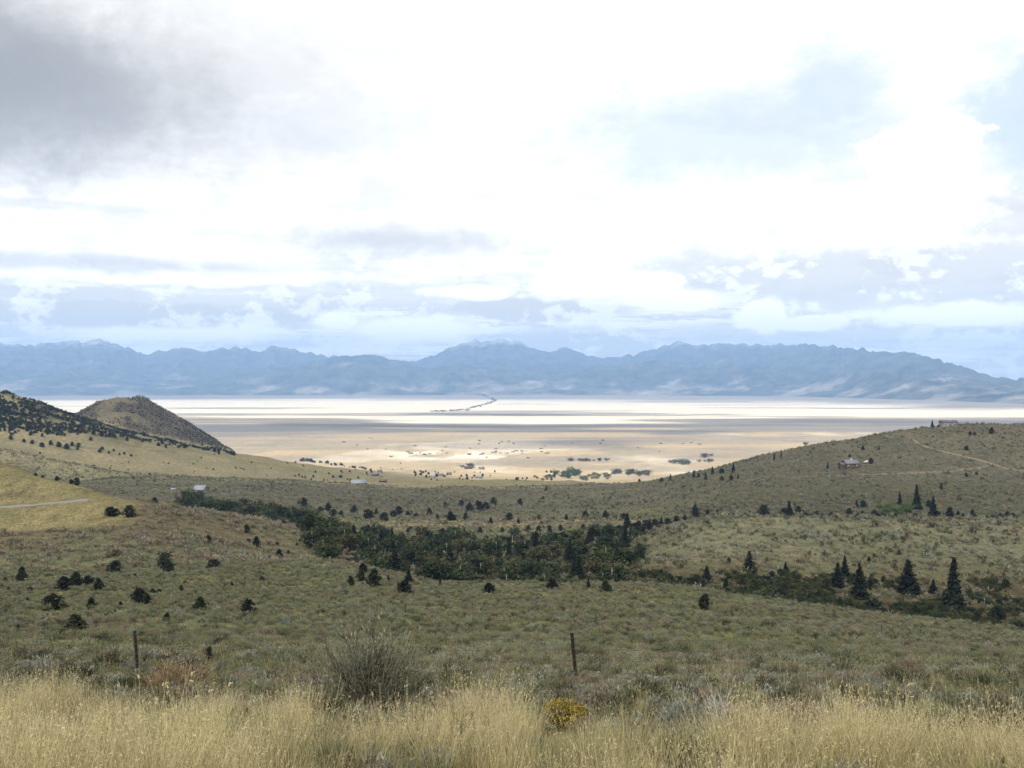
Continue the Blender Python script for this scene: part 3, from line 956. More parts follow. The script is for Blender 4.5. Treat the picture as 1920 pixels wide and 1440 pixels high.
KINDS = {'j': (JUN, 'juniper_tree', 'juniper'), 'c': (CON, 'conifer_tree', 'conifer'), 'b': (BRD, 'leafy_tree', 'tree'),
         'w': (WIL, 'willow_bush', 'bush'), 'g': (BRT, 'green_bush', 'bush'), 's': (JUN, 'dark_shrub', 'shrub')}
TREES = []


def tree(kind, pos, h, wide, label, group=None, variant=None):
    vs, name, cat = KINDS[kind]
    tr, cr = vs[(random.randrange(len(vs)) if variant is None else variant) % len(vs)]
    e = empty(name, pos, random.uniform(0, 6.28), (h * wide, h * wide, h))
    tag(e, label, cat, group)
    t_ = link('trunk', tr, e); c_ = link('crown', cr, e)
    TREES.append((pos[0], pos[1], h * wide * 0.4))
    return e


def tree_px(kind, px, py, hpx, label, group=None, wide=1.0, ymin=4.0, variant=None, Y=None, ymax=None):
    p = hit(px, py, ymin) if Y is None else at(px, Y)
    while ymax and p[1] > ymax:
        py += 0.7; p = hit(px, py, ymin)
    return tree(kind, (p[0], p[1], p[2] - 0.05), hpx / F * p[1], wide, label, group, variant)


# ----------------------------------------------------------------- roads
ROADP = np.array([at(px, Y)[:2] for px, Y in ((-420, 337), (-200, 337), (-60, 337), (40, 337), (110, 338), (160, 339.5), (188, 342), (205, 346), (214, 352), (217, 359), (214, 368))])


def ribbon(name, pts, width, mat, lift=0.12, step_m=2.0, across=4, kind='structure', zfun=None):
    pts = np.asarray(pts, float)
    # Catmull-Rom through the points
    P0 = np.concatenate([[2 * pts[0] - pts[1]], pts, [2 * pts[-1] - pts[-2]]])
    cur = []
    for i in range(1, len(P0) - 2):
        n = max(2, int(np.linalg.norm(P0[i + 1] - P0[i]) / step_m))
        for t in np.arange(n) / n:
            a, b, c_, d = P0[i - 1], P0[i], P0[i + 1], P0[i + 2]
            cur.append(0.5 * (2 * b + (c_ - a) * t + (2 * a - 5 * b + 4 * c_ - d) * t * t + (3 * b - a - 3 * c_ + d) * t ** 3))
    cur.append(pts[-1]); cur = np.array(cur)
    d = np.gradient(cur, axis=0); d /= np.linalg.norm(d, axis=1)[:, None]
    nrm = np.stack([-d[:, 1], d[:, 0]], 1)
    s = np.linspace(-0.5, 0.5, across + 1) * width
    XY = cur[:, None, :] + nrm[:, None, :] * s[None, :, None]
    Z = height(XY[..., 0], XY[..., 1]) + lift
    if zfun is not None:
        Z = zfun(cur, XY, Z)
    V = np.concatenate([XY, Z[..., None]], -1)
    V = np.concatenate([V[:, :1] - np.array([0, 0, 0.8]), V, V[:, -1:] - np.array([0, 0, 0.8])], 1)
    nx = V.shape[1]
    idx = np.arange(V.shape[0] * nx).reshape(V.shape[0], nx)
    Fq = np.stack([idx[:-1, :-1], idx[:-1, 1:], idx[1:, 1:], idx[1:, :-1]], -1).reshape(-1, 4)
    o = link(name, mesh_from(name, V.reshape(-1, 3), Fq, [mat]))
    tag(o, kind=kind)
    return o


def flatcross(cur, XY, Z):
    zc = Z[:, Z.shape[1] // 2]
    k = np.ones(9) / 9
    zc = np.convolve(np.pad(zc, 4, mode='edge'), k, 'valid')
    return np.broadcast_to(zc[:, None], Z.shape)


asphalt = plain('asphalt', (0.125, 0.122, 0.118), 0.9, 0.12, 0.8)
dirt = plain('dirt_track', (0.120, 0.104, 0.070), 0.95, 0.15, 0.6)
dirt_bank = plain('dirt_bank', (0.075, 0.06, 0.04), 0.95, 0.2, 0.6)
ribbon('road', ROADP, 5.6, asphalt, 0.08, zfun=flatcross)
T1 = [hit(*p, ymin=560)[:2] for p in ((1708, 823), (1722, 831), (1740, 839), (1765, 846), (1790, 852), (1820, 859), (1850, 867), (1885, 878), (1925, 884))]
T2 = [hit(*p, ymin=560)[:2] for p in ((1395, 903), (1440, 899), (1500, 895), (1560, 892), (1620, 890), (1700, 887), (1780, 884), (1830, 879), (1858, 870))]
ribbon('dirt_track', T1, 2.6, dirt, 0.25, 3.0, 2)
ribbon('dirt_track', T2, 1.9, dirt, 0.25, 3.0, 2)


def shift(pts, d):
    pts = np.array(pts); return pts + np.array([0, d])


ribbon('track_bank', shift(T1, 3.4), 2.2, dirt_bank, 0.22, 3.0, 2)
ribbon('track_bank', shift(T2, 2.8), 1.8, dirt_bank, 0.22, 3.0, 2)

# ----------------------------------------------------------------- trees, one by one
# (kind, photo column, photo row of the foot, height in photo pixels, width factor, label)
NEAR = [
    ('j', 40, 1094, 28, 0.8, 'narrow dark juniper alone at the left edge of the brown hill foot'),
    ('j', 118, 1107, 24, 1.0, 'first dark juniper from the left in the row of four at hill foot'),
    ('j', 142, 1101, 26, 1.1, 'tallest pointed juniper in the row of four at the hill foot'),
    ('j', 165, 1098, 17, 1.4, 'low broad juniper in the row of four at the hill foot'),
    ('j', 184, 1108, 22, 0.9, 'last juniper on the right of the row of four at hill foot'),
    ('j', 215, 1074, 21, 1.2, 'rounded dark juniper standing alone above the row of four'),
    ('j', 309, 1064, 26, 0.95, 'tall dark juniper on the brown hill with a smaller one at its foot'),
    ('j', 317, 1072, 17, 1.0, 'small juniper touching the foot of the tall one on brown hill'),
    ('j', 100, 1144, 28, 1.25, 'broad spreading dark juniper on the lower left sage slope'),
    ('j', 170, 1143, 21, 1.0, 'small upright oval juniper right of the broad spreading one'),
    ('j', 261, 1130, 26, 1.0, 'taller left half of a double juniper on the sage slope'),
    ('j', 275, 1132, 18, 1.2, 'lower right half of a double juniper on the sage slope'),
    ('j', 376, 1147, 26, 1.1, 'rounded dark juniper with a low skirt on the open sage slope'),
    ('j', 364, 1148, 12, 1.4, 'low dark shrub hugging the left side of a rounded juniper'),
    ('j', 465, 1151, 26, 1.2, 'dark juniper with a ragged top, rightmost on the lower left slope'),
    ('j', 140, 1188, 33, 1.05, 'largest dark juniper above the left fence post'),
    ('j', 117, 1196, 14, 1.2, 'small dark bush at the left foot of the largest juniper'),
    ('j', 392, 1244, 31, 0.6, 'slim dark young juniper just behind the tall grass at left'),
    ('j', 312, 1166, 16, 0.8, 'small pointed juniper between the fence post and rounded juniper'),
    ('j', 285, 1201, 12, 0.8, 'tiny dark juniper just right of the left fence post'),
    ('j', 400, 1066, 16, 1.6, 'low wide dark juniper at the right foot of the brown hill'),
    ('j', 391, 1018, 14, 1.2, 'small dark juniper halfway up the brown hillside'),
    ('j', 480, 1025, 18, 1.0, 'dark juniper on the brown hill below two smaller ones'),
    ('j', 463, 999, 14, 0.8, 'small juniper on the brown hill above a larger dark one'),
    ('j', 524, 1046, 15, 1.0, 'small dark juniper where the brown hill meets the sage'),
    ('j', 541, 1042, 10, 0.8, 'tiny juniper by the wood at the end of the brown hill'),
    ('j', 598, 1041, 13, 0.9, 'small juniper at the left end of the wood'),
    ('j', 243, 969, 20, 1.05, 'round dark juniper on the golden bank under the road bend'),
    ('j', 209, 966, 15, 1.9, 'low wide dark juniper lying on the golden bank by the road'),
    ('j', 290, 935, 9, 1.5, 'small dark bush on the skyline right of the road bend'),
    ('j', 658, 1098, 17, 1.0, 'leftmost juniper of the cluster in front of the wood'),
    ('j', 677, 1090, 20, 1.0, 'second juniper from the left in the cluster before the wood'),
    ('j', 681, 1073, 16, 1.3, 'juniper at the back of the cluster, against the wood'),
    ('j', 701, 1100, 31, 1.0, 'largest juniper of the cluster in front of the wood'),
    ('c', 728, 1093, 14, 1.2, 'small pointed evergreen right of the juniper cluster'),
    ('j', 757, 1113, 23, 1.5, 'broad dark juniper nearest the viewer before the wood'),
    ('c', 766, 1093, 24, 1.3, 'pointed dark evergreen behind the broad juniper before the wood'),
    ('j', 750, 1076, 18, 1.3, 'dark juniper at the lower edge of the wood'),
    ('c', 825, 1102, 22, 0.8, 'slim dark evergreen alone on the slope below the wood'),
    ('j', 918, 1113, 19, 1.5, 'wide dark juniper in front of the middle of the wood'),
    ('j', 1035, 1106, 20, 1.5, 'dark rounded juniper at the lower right edge of the wood'),
    ('c', 1103, 1102, 18, 1.0, 'slim dark evergreen on the slope crest right of the wood'),
    ('j', 1137, 1111, 21, 1.2, 'dark juniper on the slope crest before the ravine'),
    ('j', 1320, 1143, 27, 0.85, 'oval dark juniper alone on the near side of the ravine'),
    ('j', 1257, 1090, 14, 1.0, 'small dark juniper on the knoll foot above the ravine'),
]
for k_, px, py, hh, wd, lb in NEAR:
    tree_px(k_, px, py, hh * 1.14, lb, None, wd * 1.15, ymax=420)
RAV = [
    ('c', 1325, 1092, 31, 1.25, 'dark conifer low in the ravine at its left end'),
    ('c', 1405, 1072, 39, 1.15, 'tall dark conifer on the knoll side left of the ravine'),
    ('c', 1362, 1112, 30, 1.5, 'dark ragged conifer deep in the ravine beside thick scrub'),
    ('j', 1447, 1085, 15, 1.0, 'small round juniper on the knoll side above the ravine'),
    ('c', 1473, 1072, 19, 1.4, 'short broad conifer on the knoll side above the ravine'),
    ('j', 1475, 1094, 13, 0.8, 'tiny dark juniper low on the knoll side'),
    ('c', 1571, 1100, 46, 1.15, 'left one of the touching pair of dark conifers on the knoll'),
    ('c', 1584, 1086, 44, 0.8, 'slimmer right one of the touching pair of dark conifers'),
    ('c', 1611, 1122, 66, 0.85, 'tall slender conifer right of the touching pair'),
    ('c', 1703, 1112, 62, 1.25, 'broad tall dark conifer left of the tallest tree on the right'),
    ('c', 1789, 1144, 99, 0.95, 'tallest dark conifer at the right, rising from the ravine'),
    ('c', 1750, 1112, 26, 1.2, 'short conifer between the broad one and the tallest one'),
    ('c', 1770, 1130, 22, 1.3, 'small dark conifer at the left foot of the tallest tree'),
    ('c', 1575, 1142, 23, 1.3, 'short dark conifer in the scrub at the ravine bottom'),
    ('j', 1640, 1152, 30, 1.3, 'dark bushy juniper at the ravine edge by the far fence post'),
    ('j', 1868, 1162, 25, 1.3, 'dark juniper right of the tallest tree in the ravine'),
    ('j', 1911, 1187, 20, 1.4, 'low dark juniper at the right picture edge'),
    ('j', 1716, 1153, 18, 0.9, 'small dark juniper in the ravine below the broad conifer'),
    ('j', 1686, 1041, 11, 1.1, 'small dark juniper alone high on the knoll'),
    ('j', 1629, 1052, 9, 1.0, 'tiny juniper on the knoll above the slender conifer'),
    ('j', 1366, 1054, 9, 1.0, 'tiny juniper on the knoll left of the tall conifer'),
]
for k_, px, py, hh, wd, lb in RAV:
    tree_px(k_, px, py, hh, lb, None, wd * (1.3 if k_ == 'c' else 1.1), ymin=222, ymax=420)
BACK = [
    ('j', 1304, 970, 23, 1.1, 'dark juniper on the left end of the knoll skyline'),
    ('j', 1433, 966, 21, 1.2, 'dark rounded juniper behind the knoll skyline, left of the pair'),
    ('c', 1480, 967, 28, 1.6, 'broad dark conifer behind the knoll skyline'),
    ('j', 1497, 960, 12, 1.4, 'low juniper right of the broad conifer behind the knoll'),
    ('j', 1470, 966, 14, 1.3, 'low juniper left of the broad conifer behind the knoll'),
    ('c', 1606, 953, 16, 1.3, 'left one of two short evergreens behind the knoll'),
    ('j', 1619, 951, 14, 1.2, 'right one of two short evergreens behind the knoll'),
    ('j', 1592, 965, 13, 1.1, 'small dark juniper half hidden behind the knoll skyline'),
    ('c', 1687, 946, 25, 0.9, 'slim conifer left of the tall one above the knoll skyline'),
    ('c', 1719, 955, 47, 1.05, 'tall dark conifer on the hillside above the knoll skyline'),
    ('c', 1750, 968, 38, 1.25, 'broad dark conifer behind the knoll right of the tall one'),
    ('j', 1781, 970, 20, 1.3, 'round dark juniper right of the broad conifer behind the knoll'),
    ('j', 1741, 950, 13, 1.3, 'small dark juniper between the two large hillside conifers'),
    ('j', 1823, 965, 11, 1.2, 'small juniper behind the right part of the knoll'),
    ('j', 1876, 971, 9, 1.4, 'tiny dark juniper on the knoll skyline near the right edge'),
    ('c', 1765, 917, 13, 1.2, 'small dark conifer beside the hillside gully'),
    ('c', 1579, 922, 9, 1.0, 'tiny evergreen on the hillside below the brown house'),
    ('c', 1748, 799, 15, 0.9, 'upright tree on the ridge beside the long ridge house'),
    ('j', 1717, 800, 4, 1.4, 'tiny shrub on the ridge left of the upright tree'),
    ('j', 1759, 800, 5, 1.0, 'tiny shrub on the ridge between the tree and ridge house'),
    ('j', 1859, 813, 12, 1.2, 'dark round juniper on the ridge right of the ridge house'),
    ('j', 1819, 816, 8, 1.0, 'left one of two small junipers below the ridge house'),
    ('j', 1827, 816, 6, 1.3, 'right one of two small junipers below the ridge house'),
    ('j', 1812, 844, 9, 1.3, 'round juniper above the dirt track on the right hill'),
    ('j', 1633, 869, 11, 1.2, 'round dark juniper right of the brown house'),
    ('c', 1552, 878, 12, 1.2, 'dark evergreen left of the brown house'),
    ('j', 1593, 857, 6, 1.2, 'small dark tree showing behind the brown house roof'),
    ('j', 1618, 844, 9, 1.2, 'small juniper on the slope above the brown house'),
    ('c', 1648, 843, 9, 1.2, 'small dark evergreen right of the juniper above the brown house'),
    ('j', 1812, 894, 8, 1.2, 'small dark juniper just below the fork of the dirt tracks'),
    ('j', 1831, 890, 6, 1.2, 'tiny dark juniper right of the one below the track fork'),
    ('c', 1301, 896, 15, 1.0, 'leftmost pointed conifer of the group low on the right hill'),
    ('c', 1323, 901, 16, 1.4, 'darkest broad conifer of the group low on the right hill'),
    ('j', 1310, 897, 10, 1.2, 'small juniper between two conifers low on the right hill'),
    ('c', 1336, 889, 15, 1.1, 'pointed conifer at the upper side of the right hill group'),
    ('j', 1353, 889, 11, 1.2, 'brownish round juniper in the right hill group'),
    ('c', 1375, 886, 18, 1.2, 'tallest brownish conifer of the right hill group'),
    ('c', 1384, 898, 11, 0.9, 'slim small conifer at the right end of the right hill group'),
    ('j', 1371, 901, 11, 1.2, 'round juniper at the lower side of the right hill group'),
    ('j', 1354, 901, 9, 1.3, 'low juniper in the lower middle of the right hill group'),
    ('c', 1452, 862, 11, 1.1, 'left one of two small conifers high on the right slope'),
    ('c', 1465, 859, 12, 1.1, 'right one of two small conifers high on the right slope'),
    ('j', 1240, 904, 9, 1.3, 'dark round juniper where the right hill runs out'),
    ('c', 1257, 900, 12, 1.3, 'brownish conifer where the right hill runs out'),
    ('j', 1199, 902, 6, 1.2, 'small dark juniper left of where the right hill runs out'),
    ('j', 1498, 887, 6, 1.2, 'small dark juniper on the right hill above the lower track'),
    ('w', 1511, 836, 9, 0.8, 'grey leafless-looking bush on the right hill skyline'),
    ('j', 1024, 921, 10, 0.9, 'upper one of two lone junipers on the purple slope'),
    ('j', 1018, 936, 6, 1.1, 'lower one of two lone junipers on the purple slope'),
]
for k_, px, py, hh, wd, lb in BACK:
    tree_px(k_, px, py, hh, lb, None, wd, ymin=432, ymax=1150)
LONE = [
    (68, 897, 5), (80, 894, 5),
]
for px, py, hh, wd, lb in ((67, 897, 6, 1.8, 'leftmost small dark bush on the golden hill skyline'), (80, 893, 5, 1.5, 'tiny dark bush second from left on the golden hill skyline'),
                           (107, 905, 9, 1.5, 'dark bush on the golden hill skyline left of a touching pair'), (134, 914, 9, 1.5, 'low left one of the touching pair on the golden hill skyline'),
                           (144, 917, 15, 0.9, 'upright right one of the touching pair on the golden hill skyline')):
    Yc = float(np.interp(px, [0, 100, 150], [378, 368, 362])) - 2
    p = at(px, Yc)
    tree('j', p, hh / F * Yc, wd, lb)


def scatter(kind, pts, hrange, label, group, wide=(0.9, 1.3), ymin=4.0):
    for px, py in pts:
        tree_px(kind, px, py, random.uniform(*hrange), label, group, random.uniform(*wide), ymin)


# small dark shrubs of the lower left slope
pts = []
while len(pts) < 46:
    x, y = random.uniform(0, 560), random.uniform(1078, 1215)
    if y < 1215 - 0.25 * x and random.random() < 1.0 - x / 750:
        pts.append((x, y))
for x, y in pts:
    pl_ = '%s, %s' % (('at the edge', 'by the row of four', 'toward the middle')[0 if x < 90 else 1 if x < 250 else 2], 'higher up' if y < 1125 else 'lower down')
    tree_px('s', x, y, random.uniform(5, 10), 'very small dark shrub on the lower left slope, ' + pl_, 'small shrubs lower left, ' + pl_, random.uniform(1.0, 1.7))
scatter('s', [(random.uniform(420, 620), random.uniform(1015, 1050)) for _ in range(14)], (4, 8), 'very small dark shrub between the brown hill and the wood', 'small dark shrubs beside the wood', (1.0, 1.6))
# trees upstream of the wood, on the slope behind it
pts = [(526, 955), (560, 948), (570, 950), (663, 962), (747, 964), (640, 966), (690, 972), (720, 978), (780, 972), (805, 968), (820, 975), (850, 985), (873, 976), (845, 990), (835, 950), (900, 957), (912, 955), (925, 948),
       (975, 948), (865, 950), (1097, 974), (1062, 975), (1135, 973), (1170, 975), (1010, 975), (955, 975), (600, 962), (615, 958), (625, 968), (705, 965), (880, 958), (895, 950), (765, 968), (738, 970)]
scatter('j', pts, (9, 18), 'dark evergreen at the foot of the purple slope behind the wood', 'dark evergreens behind the wood', (0.9, 1.4), 560)
pts = [(1051, 995), (1093, 992), (920, 983), (972, 982), (942, 998), (960, 998), (830, 1003), (845, 1000), (870, 1000), (765, 1000), (770, 995), (1010, 998), (1120, 993), (1145, 995), (900, 1000), (990, 997), (1030, 998)]
scatter('j', pts, (8, 14), 'dark juniper on the pale strip just above the wood', 'junipers on the strip above the wood', (0.9, 1.4), 480)
tree_px('c', 1176, 1012, 50, 'large dark conifer standing at the right end of the wood', None, 1.3, 400)
tree_px('c', 1032, 1020, 34, 'dark conifer poking out of the top of the wood', None, 1.2, 400)
tree_px('c', 1218, 996, 24, 'dark conifer at the tip of the wood beside the knoll', None, 1.6, 400)
for px, py, hh, kd in ((1196, 1000, 24, 'j'), (1206, 1004, 18, 'j'), (1228, 990, 18, 'j'), (1240, 985, 16, 'c'), (1252, 984, 13, 'j'), (1268, 979, 12, 'j'), (1284, 975, 10, 'j'), (1188, 1006, 26, 'j'), (1160, 1008, 24, 'j'), (1212, 990, 16, 'j')):
    tree_px(kd, px, py, hh, 'dark evergreen in the line climbing from the wood along the knoll', 'evergreens climbing along the knoll', 1.4, 400)
# the wood itself
def wood_place(X, Y):
    px = CX + F * X / Y
    a = ('near the lower edge', 'in the thick', 'along the upper edge')[0 if Y < 300 else 1 if Y < 400 else 2]
    b = ('left end', 'left half', 'right half', 'right end')[0 if px < 720 else 1 if px < 880 else 2 if px < 1040 else 3]
    return '%s of the wood, at its %s' % (a, b)


WOODPTS = []
R = np.random.default_rng(5)
tries = 0
while len(WOODPTS) < 172 and tries < 9000:
    tries += 1
    px = R.uniform(575, 1205); Y = math.sqrt(R.uniform(262 ** 2, 470 ** 2))
    lo = np.interp(px, [575, 640, 740, 850, 1120, 1205], [330, 285, 262, 250, 258, 330])
    hi = np.interp(px, [575, 640, 740, 1000, 1140, 1205], [420, 470, 470, 462, 452, 410])
    if not (lo < Y < hi):
        continue
    X = (px - CX) / F * Y
    if any((X - a) ** 2 + (Y - b) ** 2 < 3.4 ** 2 for a, b in WOODPTS):
        continue
    WOODPTS.append((X, Y))
for i, (X, Y) in enumerate(WOODPTS):
    z = float(height(np.array([X]), np.array([Y]))[0])
    if R.random() < 0.14:
        tree('c', (X, Y, z - 0.1), R.uniform(5.0, 9.0), R.uniform(1.1, 1.7), 'dark conifer among leafy trees %s' % wood_place(X, Y), 'conifers %s' % wood_place(X, Y))
    else:
        tree('b', (X, Y, z - 0.1), R.uniform(4.6, 8.6), R.uniform(1.05, 1.5), 'leafy tree %s' % wood_place(X, Y), 'leafy trees %s' % wood_place(X, Y))
def arm_place(X, Y):
    px = CX + F * X / Y
    return ('at its far left tip', 'left of its middle', 'right of its middle', 'where it joins the wood')[0 if px < 410 else 1 if px < 495 else 2 if px < 580 else 3]


# the wood's narrow arm that runs up to the left
ARM = []
tries = 0
while len(ARM) < 72 and tries < 6000:
    tries += 1
    px = R.uniform(330, 660)
    Yc = np.interp(px, [330, 450, 560, 660], [640, 590, 520, 455]); Y = Yc + R.uniform(-1, 1) * np.interp(px, [330, 450, 660], [40, 38, 50])
    X = (px - CX) / F * Y
    if any((X - a) ** 2 + (Y - b) ** 2 < 3.2 ** 2 for a, b in ARM):
        continue
    ARM.append((X, Y))
for X, Y in ARM:
    z = float(height(np.array([X]), np.array([Y]))[0])
    tree('b', (X, Y, z - 0.1), R.uniform(4.5, 8.0), R.uniform(1.0, 1.5), 'leafy tree in the narrow green arm of the wood, %s' % arm_place(X, Y), 'leafy trees of the arm, %s' % arm_place(X, Y))
# scrub in the ravine at the right
n = 0
while n < 46:
    px = R.uniform(1140, 1680)
    Y = np.interp(px, [1140, 1350, 1500, 1650], [268, 263, 256, 248]) + R.uniform(-8, 9)
    X, Y, z = at(px, Y)
    tree('b', (X, Y, z - 0.1), R.uniform(2.6, 5.0) * (1.1 if px < 1500 else 0.75), R.uniform(1.1, 1.8), 'dark leafy scrub along the ravine bottom, %s' % ('beside the wood', 'below the knoll', 'below the pair of conifers')[0 if px < 1290 else 1 if px < 1500 else 2], 'ravine scrub %d' % (0 if px < 1290 else 1 if px < 1500 else 2), variant=3 + (n % 2))
    n += 1
# green bushes behind the knoll
for i in range(16):
    px = R.uniform(1636, 1722); py = R.uniform(950, 968)
    tree_px('g', px, py, R.uniform(7, 15), 'yellow-green bush in the thicket left of the tall hillside conifer', 'bushes of the hillside thicket', 1.3, 432)
for i in range(44):
    px = R.uniform(1320, 1900); py = 971 - abs(R.normal()) * 4
    pl_ = ('left of the broad conifer', 'between the broad conifer and the thicket', 'right of the hillside thicket')[0 if px < 1480 else 1 if px < 1680 else 2]
    tree_px('s', px, py, R.uniform(5, 10), 'low dark shrub just behind the knoll skyline, ' + pl_, 'shrubs behind knoll, ' + pl_, 1.4, 432)
# dark hill at the left and the cone
def hill_place(X, Y):
    px = CX + F * X / Y
    top = np.interp(px, [0, 60, 100, 160, 200, 280, 440], [740, 757, 770, 791, 805, 828, 852])
    hi = CY - F * float(height(np.array([X]), np.array([Y]))[0]) / Y - top < 14
    return ('by the picture edge', 'where its crest comes down', 'below the cone hill', 'at its long low tail')[0 if px < 70 else 1 if px < 160 else 2 if px < 290 else 3] + (' on the skyline' if hi else ' below the skyline')


n = 0; tries = 0
HILLJ = []
while n < 130 and tries < 20000:
    tries += 1
    px = R.uniform(-30, 440); Y = R.uniform(1080, 1400)
    X = (px - CX) / F * Y
    top = np.interp(px, [0, 60, 100, 160, 200, 280, 440], [740, 757, 770, 791, 805, 828, 852])
    z = float(height(np.array([X]), np.array([Y]))[0]); py = CY - F * z / Y
    d = py - top
    band = np.interp(px, [-30, 100, 150, 220, 330, 440], [75, 45, 22, 12, 9, 5])
    if Y > 1300 and d < -2:
        continue
    clump = fbm(np.array([X / 35]), np.array([Y / 35]), 131, 3)[0]
    if d > band * (0.6 + clump) or clump < 0.40:
        continue
    HILLJ.append((X, Y, z))
    n += 1
for X, Y, z in HILLJ:
    tree('j', (X, Y, z - 0.1), R.uniform(2.2, 5.5), R.uniform(1.0, 1.6), 'dark juniper on the left hill, %s' % hill_place(X, Y), 'junipers of the left hill, %s' % hill_place(X, Y))
pts = [(78, 838, 9), (60, 832, 8), (95, 834, 9), (110, 838, 10), (125, 842, 11), (135, 836, 8), (145, 843, 6), (147, 838, 8), (170, 826, 7), (187, 848, 7), (192, 843, 6), (204, 850, 5), (213, 846, 5), (224, 853, 4), (233, 852, 5), (246, 856, 5),
       (175, 815, 10), (190, 818, 11), (205, 820, 9), (238, 826, 7), (250, 815, 8), (270, 818, 8), (75, 851, 4), (45, 829, 7), (20, 824, 7)]
for px, py, hh in pts:
    tree_px('j', px, py, hh, 'small dark juniper on the golden slope below the left hill', 'junipers dotted below the left hill', 1.3, 700)
# scattered dots over the golden slope and the purple slope
for i in range(60):
    px = R.uniform(180, 760); py = R.uniform(862, 915) if px > 420 else R.uniform(850, 900)
    tree_px('s', px, py, R.uniform(2.0, 4.0), 'tiny dark shrub on the golden slope under the cone hill, %s' % ('left part', 'middle part', 'right part')[0 if px < 380 else 1 if px < 570 else 2], 'tiny shrubs on golden slope %d' % (0 if px < 380 else 1 if px < 570 else 2), 1.3, 720)
for i in range(26):
    t = i / 25
    tree_px('s', 563 + 142 * t + R.uniform(-3, 3), 864 + 18 * t + R.uniform(-1.5, 1.5), R.uniform(2.5, 6) * (1.2 - 0.5 * t), 'dark shrub in the slanting line of shrubs left of the town', 'slanting line of shrubs', 1.5, 900)
def roof_place(px):
    return ('scattered around the pale blue barn', 'just left of the roofs among the trees', 'close round the roofs among the trees', 'right of the roofs among the trees', 'between those roofs and the green clump')[int(np.searchsorted([740, 805, 850, 930], px))]


for i in range(75):
    px = R.choice([R.uniform(560, 700), R.uniform(770, 890), R.uniform(780, 960), R.uniform(960, 1040)]); py = R.uniform(885, 902)
    tree_px('s', px, py, R.uniform(2.5, 6), 'tiny dark tree %s' % roof_place(px), 'tiny trees %s' % roof_place(px), 1.3, 900)
# leafy clumps on the plain
for i in range(16):
    tree_px('g', R.uniform(1036, 1088), R.uniform(888, 899), R.uniform(8, 14), 'green bush in the green clump at the near edge of the plain', 'bushes of the green clump', 1.3, 1150)
for (x0, x1, y0, y1, cnt, h0, h1, lb, gp) in (
        (1066, 1102, 864, 865, 8, 4, 8, 'grey-green bush in the left part of a long thicket on the plain', 'left part of long thicket'),
        (1096, 1146, 864, 865, 9, 3, 8, 'grey-green bush in the right part of a long thicket on the plain', 'right part of long thicket'),
        (1152, 1222, 888, 893, 18, 6, 12, 'grey bush in the thicket beside the end of the right hill', 'thicket by the right hill'),
        (1257, 1292, 868, 872, 8, 6, 12, 'grey-green bush in the farther thicket behind the right hill', 'farther thicket by right hill'),
        (1315, 1334, 856, 858, 5, 6, 10, 'small tree of the little far clump above the right hill edge', 'little far clump'),
        (1295, 1335, 864, 868, 6, 4, 7, 'low bush below the little far clump', 'low bushes below far clump'),
        (1000, 1040, 895, 902, 10, 4, 7, 'dark bush left of the green clump', 'dark bushes by green clump'),
        (1090, 1150, 892, 902, 16, 4, 9, 'dark bush right of the green clump', 'bushes right of green clump'),
        (866, 890, 876, 878, 6, 5, 10, 'brown bush of the lone brown clump on the tan field', 'lone brown clump')):
    for i in range(cnt):
        tree_px('w', R.uniform(x0, x1), R.uniform(y0, y1), R.uniform(h0, h1), lb, gp, 1.2, 1150)
for i in range(34):
    px = R.uniform(640, 1320); py = R.uniform(826, 862)
    tree_px('w', px, py, R.uniform(1.8, 3.2), 'far-off low tree dotted about the tan fields of the plain', 'far trees on the tan fields', 2.0, 2000)
# brush along the creek that winds through the pale plain
for i in range(70):
    t = i / 69
    px = np.interp(t, [0, 0.35, 0.7, 0.85, 1.0], [815, 868, 915, 932, 905]) + R.normal() * 3
    py = np.interp(t, [0, 0.35, 0.7, 0.85, 1.0], [772, 769, 757, 751, 742]) + R.normal() * 0.8
    tree_px('w', px, py, R.uniform(1.4, 2.8), 'far bush of the creek winding through the pale plain, %s' % ('near its left end', 'in its left half', 'in its right half', 'near its far end')[min(3, int(t * 4))], 'creek bushes, quarter %d' % min(3, int(t * 4)), 2.4, 4000)

# ----------------------------------------------------------------- buildings
def boxm(x0, x1, y0, y1, z0, z1):
    v = np.array([(x0, y0, z0), (x1, y0, z0), (x1, y1, z0), (x0, y1, z0), (x0, y0, z1), (x1, y0, z1), (x1, y1, z1), (x0, y1, z1)], float)
    f = np.array([(0, 3, 2, 1), (4, 5, 6, 7), (0, 1, 5, 4), (1, 2, 6, 5), (2, 3, 7, 6), (3, 0, 4, 7)])
    return v, f


def gable_walls(w_, d_, h, rh):
    v = np.array([(-w_, -d_, -1.5), (w_, -d_, -1.5), (w_, d_, -1.5), (-w_, d_, -1.5), (-w_, -d_, h), (w_, -d_, h), (w_, d_, h), (-w_, d_, h), (-w_, 0, h + rh), (w_, 0, h + rh)], float)
    q = np.array([(0, 1, 5, 4), (2, 3, 7, 6), (1, 2, 6, 5), (3, 0, 4, 7)])
    t = np.array([(5, 6, 9), (7, 4, 8)])
    return v, [q, t]


def gable_roof(w_, d_, h, rh, over=0.5, th=0.18):
    W = w_ + over; s = rh / d_; D = d_ + over; zl = h - over * s
    pr = [(-D, zl), (0, h + rh), (D, zl), (D, zl + th), (0, h + rh + th), (-D, zl + th)]
    v = np.array([(-W, y, z + 0.03) for y, z in pr] + [(W, y, z + 0.03) for y, z in pr], float)
    q = [(i, (i + 1) % 6, (i + 1) % 6 + 6, i + 6) for i in range(6)] + [(0, 5, 4, 1), (1, 4, 3, 2), (6, 7, 10, 11), (7, 8, 9, 10)]
    return v, np.array(q)


